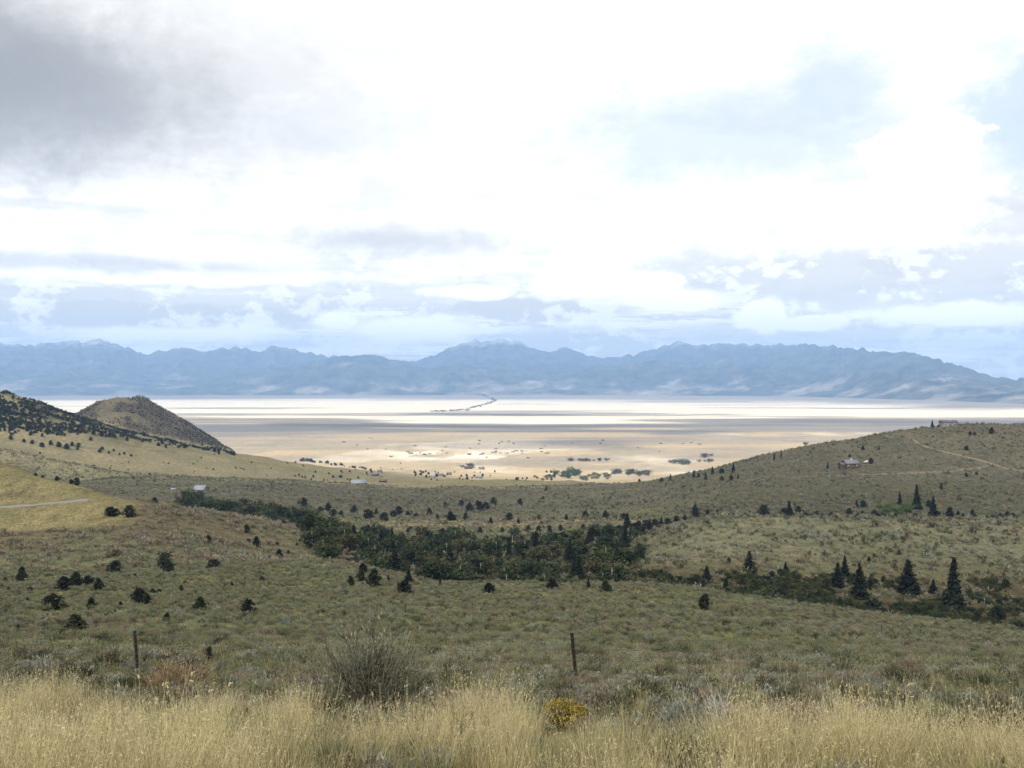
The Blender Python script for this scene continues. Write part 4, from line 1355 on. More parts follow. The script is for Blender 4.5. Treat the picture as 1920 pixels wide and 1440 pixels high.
def part(name, vf, mat, parent, label=None):
    v, f = vf
    o = link(name, mesh_from(name, v, f, [mat]), parent)
    if label: o['label'] = label
    return o


B = {'log': plain('brown_log_wall', (0.055, 0.038, 0.028), 0.85, 0.25, 2), 'grey_roof': plain('grey_metal_roof', (0.085, 0.09, 0.10), 0.8, 0.08, 1, 0.4), 'dark_roof': plain('dark_roof', (0.06, 0.065, 0.078), 0.8, 0.15, 1),
     'tan': plain('tan_siding', (0.17, 0.15, 0.135), 0.85, 0.1, 1), 'white': plain('white_siding', (0.45, 0.45, 0.44), 0.8, 0.08, 1), 'pale_roof': plain('pale_metal_roof', (0.13, 0.15, 0.165), 0.7, 0.06, 1, 0.4),
     'glass': plain('window_glass', (0.03, 0.035, 0.045), 0.15, 0.1, 1, 0.5), 'door': plain('brown_door', (0.09, 0.05, 0.03), 0.7, 0.1, 1), 'trim': plain('pale_trim', (0.55, 0.52, 0.47), 0.8, 0.1, 1),
     'red_roof': plain('rust_roof', (0.10, 0.06, 0.045), 0.8, 0.2, 1), 'conc': plain('concrete_block', (0.4, 0.39, 0.37), 0.9, 0.1, 1)}


def house(name, px, py, wpx, depth, hpx, rhpx, rz, wall, roof, label, group=None, ymin=400.0, detail=True, chimney=False, Y=None):
    p = hit(px, py, ymin) if Y is None else at(px, Y)
    s = p[1] / F
    w_ = wpx * s / 2; h = hpx * s; rh = rhpx * s; d_ = depth / 2
    e = empty(name, p, rz)
    tag(e, label, 'house' if detail else 'building', group)
    part('wall', gable_walls(w_, d_, h, rh), wall, e)
    r = part('roof', gable_roof(w_, d_, h, rh), roof, e)
    if chimney:
        part('chimney', boxm(w_ * 0.3 - 0.4, w_ * 0.3 + 0.4, d_ * 0.2 - 0.4, d_ * 0.2 + 0.4, h + rh * 0.5, h + rh + 0.9), B['conc'], r)
    if detail:
        k = max(3, int(w_ * 2 / 3.2))
        for i in range(k):
            x = -w_ + (i + 0.5) * 2 * w_ / k
            if i == k // 2:
                dr = part('door', boxm(x - 0.55, x + 0.55, -d_ - 0.06, -d_ + 0.05, 0.0, 2.1), B['door'], e)
                part('handle', boxm(x + 0.38, x + 0.46, -d_ - 0.12, -d_ - 0.06, 1.0, 1.1), B['trim'], dr)
            else:
                wn = part('window', boxm(x - 0.75, x + 0.75, -d_ - 0.05, -d_ + 0.05, 1.0, min(2.3, h - 0.3)), B['trim'], e)
                part('pane', boxm(x - 0.62, x + 0.62, -d_ - 0.065, -d_ - 0.045, 1.1, min(2.2, h - 0.4)), B['glass'], wn)
        for sx in (-1, 1):
            wn = part('window', boxm(min(sx * w_, sx * (w_ + 0.05)), max(sx * w_, sx * (w_ + 0.05)), -0.7, 0.7, 1.0, min(2.2, h - 0.3)), B['trim'], e)
            part('pane', boxm(min(sx * (w_ + 0.045), sx * (w_ + 0.065)), max(sx * (w_ + 0.045), sx * (w_ + 0.065)), -0.58, 0.58, 1.1, min(2.1, h - 0.4)), B['glass'], wn)
    return e


hs = house('hillside_house', 1594, 877, 25, 8.5, 9, 5.5, math.radians(8), B['log'], B['grey_roof'], 'brown house with grey metal roof halfway up the right hill', chimney=True)
# porch wing at the left of the brown house
wing = gable_walls(1.9, 2.6, 2.6, 1.3)
part('porch_wing', (wing[0] + np.array([-6.4, -1.0, 0]), wing[1]), B['log'], hs)
wr = gable_roof(1.9, 2.6, 2.6, 1.3, 0.4)
part('porch_roof', (wr[0] + np.array([-6.4, -1.0, 0]), wr[1]), B['dark_roof'], hs)
rhs = house('ridge_house', 1778, 800, 27, 9.0, 7, 3.5, math.radians(-4), B['tan'], B['dark_roof'], 'long low house with dark roof on the ridge skyline at right', chimney=True, Y=833)
gg = gable_walls(3.6, 3.0, 2.2, 0.8)
part('garage', (gg[0] + np.array([9.6, 0.8, -0.3]), gg[1]), B['tan'], rhs)
gr_ = gable_roof(3.6, 3.0, 2.2, 0.8, 0.4)
part('garage_roof', (gr_[0] + np.array([9.6, 0.8, -0.3]), gr_[1]), B['grey_roof'], rhs)
house('metal_roofed_barn', 672, 908, 27, 9.0, 3.0, 5.5, math.radians(12), B['tan'], B['pale_roof'], 'pale blue metal roofed barn in front of the scattered trees', None, 900, False)
house('white_roofed_barn', 377, 922, 20, 9.0, 5, 7, math.radians(-10), B['tan'], B['pale_roof'], 'whitish barn roof showing above the narrow arm of trees', None, 690, False)
house('outbuilding', 325, 920, 7, 3.0, 3.0, 1.5, 0.2, B['pale_roof'], B['pale_roof'], 'small white shed left of the whitish barn roof', None, 690, False)
for px, py, wp, rf, wl, lb in ((826, 893, 12, 'grey_roof', 'white', 'grey roofed building among dark trees at the near edge of plain'), (812, 896, 8, 'pale_roof', 'tan', 'small pale roofed building left of the grey roof in trees'),
                               (842, 891, 9, 'red_roof', 'tan', 'rust roofed building right of the grey roof in trees'), (898, 897, 12, 'pale_roof', 'white', 'pale roofed shed right of the roofs among the trees'),
                               (703, 892, 12, 'grey_roof', 'log', 'grey roofed shed up slope from the pale blue barn'), (718, 904, 13, 'red_roof', 'log', 'row of rust brown sheds right of the pale blue barn'),
                               (878, 879, 14, 'red_roof', 'log', 'brown building inside the lone brown clump'), (903, 880, 10, 'tan', 'tan', 'low tan roof right of the lone brown clump'),
                               (712, 886, 8, 'grey_roof', 'white', 'small grey roof above the pale blue barn')):
    house('farm_building', px, py, wp, 7.0, 3.0, 2.2, random.uniform(-0.4, 0.4), B['tan' if wl == 'white' else wl], B[rf] if rf in B else B['tan'], lb, None, 900, False)
TOWN = [(770, 851), (778, 852), (788, 851), (796, 853), (805, 852), (826, 851), (905, 852), (925, 850), (938, 851), (950, 850), (962, 849), (968, 847), (978, 847), (984, 846), (900, 854), (880, 853), (694, 824), (975, 849), (930, 848), (765, 849)]
for i, (px, py) in enumerate(TOWN):
    house('town_building', px, py, random.uniform(3.5, 8), 12.0, 1.7, 1.1, random.uniform(-0.3, 0.3), B['white'] if i % 3 else B['tan'], B[('pale_roof', 'white', 'grey_roof', 'red_roof')[i % 4]],
          'tiny pale building of the distant town on the plain', 'buildings of the distant town', 2000, False)


# white pickup by the brown house
def pickup():
    p = hit(1626, 868, 432)
    e = empty('parked_pickup', p, 0.1)
    tag(e, 'white pickup truck parked right of the brown house', 'pickup')
    prof = [(-2.6, 0.45), (2.6, 0.45), (2.65, 0.95), (1.2, 1.08), (0.75, 1.75), (-0.55, 1.78), (-0.75, 1.12), (-2.6, 1.1)]
    n = len(prof)
    v = np.array([(x, -0.9, z) for x, z in prof] + [(x, 0.9, z) for x, z in prof])
    f = [np.array([(i, (i + 1) % n, (i + 1) % n + n, i + n) for i in range(n)]), np.array([[7, 6, 1, 0], [6, 3, 2, 1], [6, 5, 4, 3]]), np.array([[n, n + 1, n + 6, n + 7], [n + 1, n + 2, n + 3, n + 6], [n + 3, n + 4, n + 5, n + 6]])]
    part('body', (v, f), B['white'], e)
    part('windscreen', boxm(-0.45, 0.7, -0.915, -0.895, 1.2, 1.65), B['glass'], e)
    for x in (-1.65, 1.65):
        for y in (-0.85, 0.85):
            a = np.arange(12) / 12 * 2 * math.pi
            vv = np.concatenate([np.stack([x + 0.38 * np.cos(a), np.full(12, y - 0.12), 0.38 + 0.38 * np.sin(a)], 1), np.stack([x + 0.38 * np.cos(a), np.full(12, y + 0.12), 0.38 + 0.38 * np.sin(a)], 1)])
            ff = [np.array([(i, (i + 1) % 12, (i + 1) % 12 + 12, i + 12) for i in range(12)]), np.array([np.arange(12)]), np.array([np.arange(12) + 12])]
            part('wheel', (vv, ff), B['dark_roof'], e)


pickup()

# ----------------------------------------------------------------- fences
STEEL = plain('rusty_steel_post', (0.011, 0.009, 0.008), 0.9, 0.35, 12, 0.1)
WIRE = plain('rusty_wire', (0.05, 0.038, 0.03), 0.6, 0.2, 20, 0.3)


def tpost(base, top, parent, label=None, k=1.0):
    base = np.array(base, float); top = np.array(top, float)
    ax = top - base; L = np.linalg.norm(ax); ax /= L
    xs = np.array([1.0, 0, 0]); xs -= ax * xs.dot(ax); xs /= np.linalg.norm(xs)
    yv = np.cross(ax, xs)
    a, b, c_ = 0.046 * k, 0.016 * k, 0.05 * k
    pr = [(-a, 0), (a, 0), (a, b), (b * 0.5, b), (b * 0.5, c_), (-b * 0.5, c_), (-b * 0.5, b), (-a, b)]
    v = np.array([base + xs * x + yv * y - ax * 0.5 for x, y in pr] + [top + xs * x + yv * y for x, y in pr])
    n = len(pr)
    f = [np.array([(i, (i + 1) % n, (i + 1) % n + n, i + n) for i in range(n)]), np.array([np.arange(n) + n])]
    o = part('post', (v, f), STEEL, parent, label)
    # studs along the face
    vs = []; fs = []; q = 0
    for h in np.arange(0.1, L - 0.05, 0.11):
        cpt = base + ax * h - yv * 0.006
        bv, bf = boxm(-0.014, 0.014, -0.006, 0.006, -0.012, 0.012)
        vs.append(cpt + bv[:, :1] * xs + bv[:, 1:2] * yv + bv[:, 2:] * ax); fs.append(bf + q); q += 8
    st = part('studs', (np.concatenate(vs), fs), STEEL, o)
    st['kind'] = 'stuff'
    return o


def fence(posts, heights, label, sag=0.10, wr=0.006):
    """posts: list of (base, top)"""
    e = empty('wire_fence', posts[len(posts) // 2][0])
    tag(e, label, 'fence')
    org = np.array(posts[len(posts) // 2][0])
    for b_, t_ in posts:
        tpost(np.array(b_) - org, np.array(t_) - org, e)
    for hf in heights:
        pts = []
        for (b0, t0), (b1, t1) in zip(posts[:-1], posts[1:]):
            p0 = np.array(b0) * (1 - hf) + np.array(t0) * hf; p1 = np.array(b1) * (1 - hf) + np.array(t1) * hf
            for t in np.linspace(0, 1, 14)[:-1]:
                q = p0 * (1 - t) + p1 * t; q[2] -= sag * 4 * t * (1 - t); pts.append(q)
        pts.append(p1)
        pts = np.array(pts) - org + np.array([0, -0.03, 0])
        part('wire', tube(pts, np.full(len(pts), wr), 4), WIRE, e)
    return e


def post_px(px, Y, h, lean):
    b_ = at(px, Y)
    return (b_, (b_[0] + lean, b_[1] + 0.02, b_[2] + h))


fence([post_px(-420, 34, 1.35, 0.03), post_px(259, 30.5, 1.42, -0.12), post_px(1082, 26.5, 1.48, -0.14), post_px(2150, 26.5, 1.35, 0.05)], (0.30, 0.52, 0.72, 0.92),
      'barbed wire fence on dark steel posts crossing behind the tall grass')
fence([post_px(760, 122, 1.1, 0.0), post_px(1117, 112, 1.25, 0.02), post_px(1653, 118, 1.35, 0.0), post_px(2050, 112, 1.2, 0.0)], (0.4, 0.9),
      'farther thin wire fence on the sage slope, two tiny posts showing', 0.06, 0.004)


# ----------------------------------------------------------------- foreground shrubs, each one a thing
def blades(R, n, rad, hgt, wid, lean, segs=3, spread=0.35):
    """tapering bent strips that rise from a disc; returns verts, faces and the position along each strip"""
    a = R.uniform(0, 6.283, n); r0 = rad * spread * np.sqrt(R.uniform(0, 1, n))
    h = hgt * R.uniform(0.55, 1.0, n); ln = lean * R.uniform(0.2, 1.0, n)
    az_ = a + R.normal(size=n) * 0.6
    base = np.stack([r0 * np.cos(a), r0 * np.sin(a), np.zeros(n) - 0.03], 1)
    dirh = np.stack([np.cos(az_), np.sin(az_), np.zeros(n)], 1)
    side = np.stack([-np.sin(az_), np.cos(az_), np.zeros(n)], 1)
    tw = R.uniform(0, 6.283, n)
    sd = side * np.cos(tw)[:, None] + dirh * np.sin(tw)[:, None]
    V = []; T = []
    for s in range(segs + 1):
        t = s / segs
        c_ = base + dirh * (ln * t ** 1.8)[:, None] + np.array([0, 0, 1.0]) * (h * (t - 0.12 * t * t))[:, None]
        w_ = wid * (1 - 0.85 * t) * 0.5
        V.append(np.stack([c_ - sd * w_, c_ + sd * w_], 1)); T.append(np.full((n, 2), t))
    V = np.stack(V, 1)          # n, segs+1, 2, 3
    T = np.stack(T, 1)
    k = (segs + 1) * 2
    off = np.arange(n)[:, None] * k
    f = []
    for s in range(segs):
        f.append(np.stack([off[:, 0] + 2 * s, off[:, 0] + 2 * s + 1, off[:, 0] + 2 * s + 3, off[:, 0] + 2 * s + 2], 1))
    return V.reshape(-1, 3), np.concatenate(f), T.reshape(-1)


def shrub_mesh(seed, wid, hgt, n_leaf, mat, leaf=0.035, twigs=60, name='foliage'):
    R = np.random.default_rng(seed)
    n_c = max(10, n_leaf // 26)
    a = R.uniform(0, 6.283, n_c); el_ = np.arcsin(R.uniform(0.05, 1, n_c))
    rr = R.uniform(0.55, 1.0, n_c)
    lump = 1 + 0.25 * np.sin(3 * a + seed)
    cc = np.stack([wid / 2 * rr * np.cos(el_) * np.cos(a) * lump, wid / 2 * rr * np.cos(el_) * np.sin(a) * lump, hgt * (0.12 + 0.80 * rr * np.sin(el_))], 1)
    k = n_leaf // n_c
    sg = 0.10 * wid
    cen = np.repeat(cc, k, 0) + R.normal(size=(n_c * k, 3)) * np.array([sg, sg, sg * 1.1])
    cen[:, 2] = np.abs(cen[:, 2])
    out = cen - np.array([0, 0, -0.15 * hgt]); 
    d = cen - np.array([0, 0, 0.0]); d[:, 2] += 0.35 * hgt; d /= np.linalg.norm(d, axis=1)[:, None]
    d = d + R.normal(size=d.shape) * 0.35; d /= np.linalg.norm(d, axis=1)[:, None]
    s = np.cross(d, R.normal(size=d.shape)); s /= np.linalg.norm(s, axis=1)[:, None]
    L = leaf * R.uniform(0.8, 2.2, len(cen))[:, None]; W = leaf * 0.28
    V = np.stack([cen - s * W, cen + s * W, cen + d * L + s * W * 0.4, cen + d * L - s * W * 0.4], 1).reshape(-1, 3)
    Fq = np.arange(len(V)).reshape(-1, 4)
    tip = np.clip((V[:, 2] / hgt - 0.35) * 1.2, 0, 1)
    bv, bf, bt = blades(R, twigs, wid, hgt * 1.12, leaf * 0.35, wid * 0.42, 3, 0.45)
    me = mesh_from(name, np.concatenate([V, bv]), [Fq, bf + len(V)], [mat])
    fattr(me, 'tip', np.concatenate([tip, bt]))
    return me


def stems_mesh(seed, wid, hgt, n, mat, r0=0.02, fork=2):
    R = np.random.default_rng(seed)
    tb = []
    for i in range(n):
        a = R.uniform(0, 6.283); q = R.uniform(0.3, 1.0)
        e = np.array([wid / 2 * 0.8 * q * math.cos(a), wid / 2 * 0.8 * q * math.sin(a), hgt * R.uniform(0.5, 0.9)])
        m1 = e * np.array([0.25, 0.25, 0.35]) + R.normal(size=3) * 0.05 * wid
        m2 = e * np.array([0.65, 0.65, 0.7]) + R.normal(size=3) * 0.06 * wid
        tb.append(tube([(0, 0, -0.06), m1, m2, e], [r0, r0 * 0.8, r0 * 0.5, r0 * 0.15], 5))
        for f in range(fork):
            b_ = m1 if f % 2 else m2
            e2 = b_ + (e - m1) * R.uniform(0.4, 0.8) + R.normal(size=3) * 0.14 * wid
            tb.append(tube([b_, (b_ + e2) / 2 + R.normal(size=3) * 0.03 * wid, e2], [r0 * 0.45, r0 * 0.3, r0 * 0.1], 4))
    V, Fs = merge(tb)
    return mesh_from('stems', V, Fs, [mat])


SHR = [
    # column, foot row, width px, height px, leaf material, stem material, leaves, name, label
    (690, 1340, 190, 150, 'sage_grey', 'dark_stem', 3600, 'big_sagebrush', 'big tangled sagebrush with dark twisted trunk in the middle foreground'),
    (600, 1372, 110, 62, 'sage_dark', 'stem', 1700, 'sagebrush', 'dull low sagebrush at the lower left of the big sagebrush'),
    (795, 1318, 55, 46, 'sage_dark', 'dark_stem', 900, 'sagebrush', 'small dark sagebrush just right of the big sagebrush'),
    (890, 1385, 75, 66, 'sage_blue', 'grey_stem', 1100, 'sagebrush', 'pale blue-grey sagebrush between the big sagebrush and yellow bush'),
    (205, 1262, 50, 36, 'sage_dark', 'dark_stem', 800, 'sagebrush', 'dark round sagebrush left of the left fence post'),
    (150, 1288, 46, 42, 'sage_dark', 'dark_stem', 800, 'sagebrush', 'dark sagebrush at the left, second from the fence post'),
    (330, 1302, 110, 58, 'rust', 'stem', 1300, 'dry_bush', 'reddish brown dry bush right of the left fence post'),
    (552, 1288, 62, 42, 'sage', 'stem', 900, 'sagebrush', 'grey-green sagebrush left of the big sagebrush'),
    (965, 1282, 60, 36, 'sage', 'stem', 900, 'sagebrush', 'small grey-green sagebrush left of the right fence post'),
    (1285, 1380, 95, 62, 'sage_blue', 'stem', 1500, 'sagebrush', 'blue-grey sagebrush left of the bleached branches'),
    (1500, 1412, 135, 88, 'forb', 'dark_stem', 2000, 'dry_bush', 'purple-grey dry bush in the right foreground'),
    (1620, 1398, 70, 66, 'forb', 'dark_stem', 1000, 'dry_bush', 'narrow purplish dry bush right of the larger purple-grey one'),
    (1865, 1412, 130, 90, 'sage_dark', 'stem', 1900, 'sagebrush', 'dark green-grey sagebrush in the lower right corner'),
    (1755, 1392, 100, 66, 'sage', 'stem', 1300, 'sagebrush', 'dull sagebrush left of the corner sagebrush'),
    (1420, 1266, 42, 27, 'sage_dark', 'dark_stem', 700, 'sagebrush', 'dark little sagebrush alone on the slope right of fence post'),
    (1565, 1276, 50, 30, 'sage_dark', 'dark_stem', 700, 'sagebrush', 'dark flat sagebrush left of the long low one'),
    (1690, 1300, 90, 40, 'sage_dark', 'dark_stem', 1100, 'sagebrush', 'long low dark sagebrush on the right slope'),
    (1712, 1272, 66, 34, 'forb', 'dark_stem', 900, 'dry_bush', 'brownish bush just behind the long low sagebrush'),
    (1495, 1282, 30, 26, 'sage_dark', 'dark_stem', 500, 'sagebrush', 'small leaning dark sagebrush between two dark ones'),
    (1860, 1300, 70, 38, 'sage', 'stem', 900, 'sagebrush', 'grey sagebrush at the right edge of the slope'),
    (480, 1330, 60, 50, 'sage', 'stem', 800, 'sagebrush', 'greenish sagebrush half sunk in the golden grass at left'),
    (1190, 1340, 70, 48, 'sage', 'stem', 900, 'sagebrush', 'olive sagebrush right of the yellow flowering bush'),
    (75, 1272, 60, 34, 'sage_blue', 'stem', 800, 'sagebrush', 'pale sagebrush at the left picture edge behind the grass'),
]
SHRUBXY = []
for i, (px, py, wp, hp, lm, sm, nl, nm, lb) in enumerate(SHR):
    p = hit(px, py, 6.0)
    s = p[1] / F
    e = empty(nm, p, 0.0)
    tag(e, lb, 'bush')
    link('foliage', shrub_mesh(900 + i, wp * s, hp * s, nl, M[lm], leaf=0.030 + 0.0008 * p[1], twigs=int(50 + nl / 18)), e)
    link('stems', stems_mesh(950 + i, wp * s, hp * s, 16 if i == 0 else 9, M[sm], 0.035 if i == 0 else 0.014), e)
    SHRUBXY.append((p[0], p[1], wp * s * 0.5))
# yellow rabbitbrush
p = hit(1054, 1368, 6.0); s = p[1] / F * 1.15
e = empty('rabbitbrush', p); tag(e, 'yellow flowering rabbitbrush in front of the right fence post', 'bush')
link('foliage', shrub_mesh(990, 86 * s, 44 * s, 900, M['sage_dark'], 0.035, 70), e)
R = np.random.default_rng(77)
nf = 1500; a = R.uniform(0, 6.283, nf); el_ = np.arcsin(R.uniform(0.25, 1, nf))
lum = 1 + 0.15 * np.sin(a * 4)
cen = np.stack([43 * s * np.cos(el_) * np.cos(a) * lum, 43 * s * np.cos(el_) * np.sin(a) * lum, 47 * s * (0.2 + 0.8 * np.sin(el_))], 1) * R.uniform(0.82, 1.05, nf)[:, None]
V, Fq = quads(cen, R.uniform(0.018, 0.04, nf), R, 0.5)
link('flower_heads', mesh_from('flower_heads', V, Fq, [M['yellow']]), e)
link('stems', stems_mesh(991, 80 * s, 40 * s, 10, M['stem'], 0.01), e)
SHRUBXY.append((p[0], p[1], 43 * s)); RB_Y = p[1]
# bleached dead branches
p = hit(1352, 1372, 6.0); s = p[1] / F
e = empty('dead_sagebrush', p); tag(e, 'bleached leafless dead sagebrush branches standing in the grass', 'dead bush')
link('branches', stems_mesh(995, 85 * s, 82 * s, 22, M['grey_stem'], 0.013, 4), e)


# ----------------------------------------------------------------- ground vegetation nobody could count
def tuft_mesh(seed, n, rad, hgt, wid, lean, mat, heads=0):
    R = np.random.default_rng(seed)
    v, f, t = blades(R, n, rad, hgt, wid, lean, 3, 1.0)
    if heads:
        heads = max(2, heads // 2)
        idx = np.arange(n)[:heads] * 8 + 6
        tips = v[idx]
        hv, hf = quads(np.repeat(tips, 3, 0) + R.normal(size=(heads * 3, 3)) * 0.006 + np.array([0, 0, -0.02]) * R.uniform(0, 4, (heads * 3, 1)), 0.0065, R, -0.9, 3.2)
        f = [f, hf + len(v)]
        v = np.concatenate([v, hv]); t = np.concatenate([t, np.full(len(hv), 0.72)])
    me = mesh_from('tuft', v, f, [mat])
    fattr(me, 'tip', t)
    return me


def gn_scatter(name, X, Y, scale, variants, idx, label, cat, zoff=0.0, tilt=0.12):
    """one object whose points each carry an instance of one of the variant meshes"""
    Z = height(X, Y) + zoff
    me = bpy.data.meshes.new(name)
    me.vertices.add(len(X))
    me.vertices.foreach_set('co', np.stack([X, Y, Z], 1).astype(np.float32).ravel())
    fattr(me, 'size', scale)
    fattr(me, 'turn', rng.uniform(0, 6.283, len(X)))
    fattr(me, 'leanx', rng.normal(size=len(X)) * tilt)
    fattr(me, 'leany', rng.normal(size=len(X)) * tilt)
    fattr(me, 'which', idx)
    o = link(name, me)
    tag(o, label, cat, kind='stuff')
    ng = bpy.data.node_groups.new(name + '_scatter', 'GeometryNodeTree')
    ng.interface.new_socket('Geometry', in_out='INPUT', socket_type='NodeSocketGeometry')
    ng.interface.new_socket('Geometry', in_out='OUTPUT', socket_type='NodeSocketGeometry')
    nd = ng.nodes; lk = ng.links
    gi = nd.new('NodeGroupInput'); go = nd.new('NodeGroupOutput')
    g2i = nd.new('GeometryNodeGeometryToInstance')
    for v_ in reversed(variants):
        src = bpy.data.objects.new(name + '_source', v_)
        oi = nd.new('GeometryNodeObjectInfo')
        oi.inputs['Object'].default_value = src
        lk.new(oi.outputs['Geometry'], g2i.inputs[0])

    def na(nm):
        q = nd.new('GeometryNodeInputNamedAttribute'); q.data_type = 'FLOAT'
        q.inputs['Name'].default_value = nm
        return q.outputs['Attribute']
    iop = nd.new('GeometryNodeInstanceOnPoints')
    iop.inputs['Pick Instance'].default_value = True
    lk.new(gi.outputs[0], iop.inputs['Points']); lk.new(g2i.outputs[0], iop.inputs['Instance'])
    ti = nd.new('FunctionNodeFloatToInt'); lk.new(na('which'), ti.inputs[0]); lk.new(ti.outputs[0], iop.inputs['Instance Index'])
    cx = nd.new('ShaderNodeCombineXYZ'); lk.new(na('leanx'), cx.inputs[0]); lk.new(na('leany'), cx.inputs[1]); lk.new(na('turn'), cx.inputs[2])
    e2r = nd.new('FunctionNodeEulerToRotation'); lk.new(cx.outputs[0], e2r.inputs[0]); lk.new(e2r.outputs[0], iop.inputs['Rotation'])
    lk.new(na('size'), iop.inputs['Scale'])
    lk.new(iop.outputs[0], go.inputs[0])
    md = o.modifiers.new('scatter', 'NODES')
    md.node_group = ng
    return o


def wedge(n, y0, y1, margin=0.10, power=2.0, pad=3.0):
    Y = (rng.uniform(y0 ** power, y1 ** power, n)) ** (1 / power)
    X = rng.uniform(-1, 1, n) * (Y * (960 / F + margin) + pad)
    return X, Y


def colpx(X, Y):
    return CX + F * X / Y


def clear_of(X, Y, lst, k=1.0):
    ok = ~((np.abs(colpx(X, Y) - 1054) < 46) & (Y < RB_Y) & (Y > RB_Y - 5.0))
    for a, b, r in lst:
        ok &= (X - a) ** 2 + (Y - b) ** 2 > (r * k) ** 2
    return ok


# golden roadside grass
edge_y = lambda px: np.interp(px, [-300, 0, 350, 520, 620, 780, 900, 1060, 1300, 1500, 1700, 1920, 2200], [18.5, 18, 17, 16.5, 13, 13.0, 14.0, 12.2, 12.0, 11.6, 12.3, 11.2, 11])
X, Y = wedge(34000, 6.5, 20)
px = colpx(X, Y)
ng_ = fbm(X / 1.25, Y / 1.25, 141, 3)
e_ = edge_y(px) + (fbm(X / 2.5, Y / 2.5, 142, 3) - 0.5) * 5.0
keep = (Y < e_) & (ng_ + rng.uniform(-0.15, 0.15, len(X)) > 0.45) & clear_of(X, Y, SHRUBXY, 0.55)
X, Y, ng_ = X[keep], Y[keep], ng_[keep]
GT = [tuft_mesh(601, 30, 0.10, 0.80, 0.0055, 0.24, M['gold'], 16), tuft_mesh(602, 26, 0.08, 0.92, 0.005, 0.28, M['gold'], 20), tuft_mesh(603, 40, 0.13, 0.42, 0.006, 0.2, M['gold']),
      tuft_mesh(604, 34, 0.10, 0.60, 0.006, 0.2, M['green_grass']), tuft_mesh(605, 16, 0.05, 1.05, 0.005, 0.26, M['gold'], 14), tuft_mesh(606, 30, 0.1, 0.5, 0.005, 0.24, M['rust'], 10)]
w_ = rng.uniform(0, 1, len(X)) + (fbm(X / 0.9, Y / 0.9, 143, 3) - 0.5) * 2.6
idx = np.select([w_ < 0.16, w_ < 0.24, w_ < 0.50, w_ < 0.76, w_ < 0.95], [3, 5, 2, 0, 1], 4)
gn_scatter('roadside_grass', X, Y, rng.uniform(0.55, 1.2, len(X)) * (0.35 + 1.25 * ng_), GT, idx, 'tall golden dry grass along the bottom of the picture', 'grass')

# olive mixed growth behind the grass: grey-green grass, dry stalks, small sage
X, Y = wedge(30000, 9, 46)
px = colpx(X, Y)
nn = fbm(X / 2.2, Y / 2.2, 151, 4)
keep = (Y > edge_y(px) - 4.5) & (nn + rng.uniform(-0.25, 0.25, len(X)) > 0.42) & clear_of(X, Y, SHRUBXY, 0.6)
X, Y, nn = X[keep], Y[keep], nn[keep]
MT = [tuft_mesh(611, 34, 0.14, 0.40, 0.007, 0.2, M['green_grass'], 8), tuft_mesh(612, 30, 0.12, 0.55, 0.006, 0.22, M['green_grass'], 12), tuft_mesh(613, 30, 0.12, 0.34, 0.007, 0.2, M['gold']),
      shrub_mesh(621, 0.55, 0.38, 520, M['sage'], 0.028, 34), shrub_mesh(622, 0.5, 0.34, 380, M['sage_blue'], 0.034, 40), shrub_mesh(623, 0.5, 0.40, 380, M['forb'], 0.034, 50), shrub_mesh(624, 0.6, 0.42, 420, M['sage_dark'], 0.034, 40),
      tuft_mesh(614, 16, 0.06, 0.75, 0.006, 0.18, M['gold'], 12)]
w_ = rng.uniform(0, 1, len(X)) + (fbm(X / 1.8, Y / 1.8, 152, 3) - 0.5) * 1.1
idx = np.select([w_ < 0.16, w_ < 0.30, w_ < 0.48, w_ < 0.72, w_ < 0.80, w_ < 0.86, w_ < 1.0], [5, 4, 3, 0, 6, 7, 1], 2)
gn_scatter('mixed_growth', X, Y, rng.uniform(0.65, 1.2, len(X)), MT, idx, 'grey-green grass and low sage behind the golden grass', 'ground cover')

# sagebrush over the near slope
SGN = [shrub_mesh(651, 0.70, 0.44, 520, M['sage'], 0.036, 26), shrub_mesh(652, 0.62, 0.38, 460, M['sage'], 0.036, 26), shrub_mesh(653, 0.66, 0.42, 480, M['sage_dark'], 0.036, 26), shrub_mesh(654, 0.6, 0.36, 440, M['forb'], 0.036, 30),
       shrub_mesh(655, 0.6, 0.36, 440, M['sage_blue'], 0.036, 26), tuft_mesh(656, 34, 0.2, 0.34, 0.010, 0.16, M['green_grass']), tuft_mesh(657, 30, 0.18, 0.30, 0.010, 0.16, M['gold'])]
SG = [shrub_mesh(631, 0.8, 0.46, 190, M['sage'], 0.060, 10), shrub_mesh(632, 0.7, 0.42, 170, M['sage'], 0.060, 10), shrub_mesh(633, 0.75, 0.44, 180, M['sage_dark'], 0.060, 10), shrub_mesh(634, 0.65, 0.38, 150, M['forb'], 0.060, 10),
      shrub_mesh(635, 0.65, 0.38, 150, M['sage_blue'], 0.060, 10), tuft_mesh(636, 24, 0.24, 0.32, 0.016, 0.16, M['green_grass']), tuft_mesh(637, 24, 0.22, 0.28, 0.016, 0.16, M['gold'])]
X, Y = wedge(82000, 32, 262)
nn = 0.5 * fbm(X / 7, Y / 7, 161, 4) + 0.5 * fbm(X / 2.5, Y / 2.5, 163, 2)
keep = nn + rng.uniform(-0.2, 0.2, len(X)) > 0.44
X, Y = X[keep], Y[keep]
w_ = rng.uniform(0, 1, len(X)) + (fbm(X / 12, Y / 12, 162, 3) - 0.5) * 0.9
idx = np.select([w_ < 0.10, w_ < 0.20, w_ < 0.42, w_ < 0.62, w_ < 0.72, w_ < 0.88], [3, 2, 0, 1, 4, 5], 6)
idx = np.where(Y < 95, idx, idx + 7)
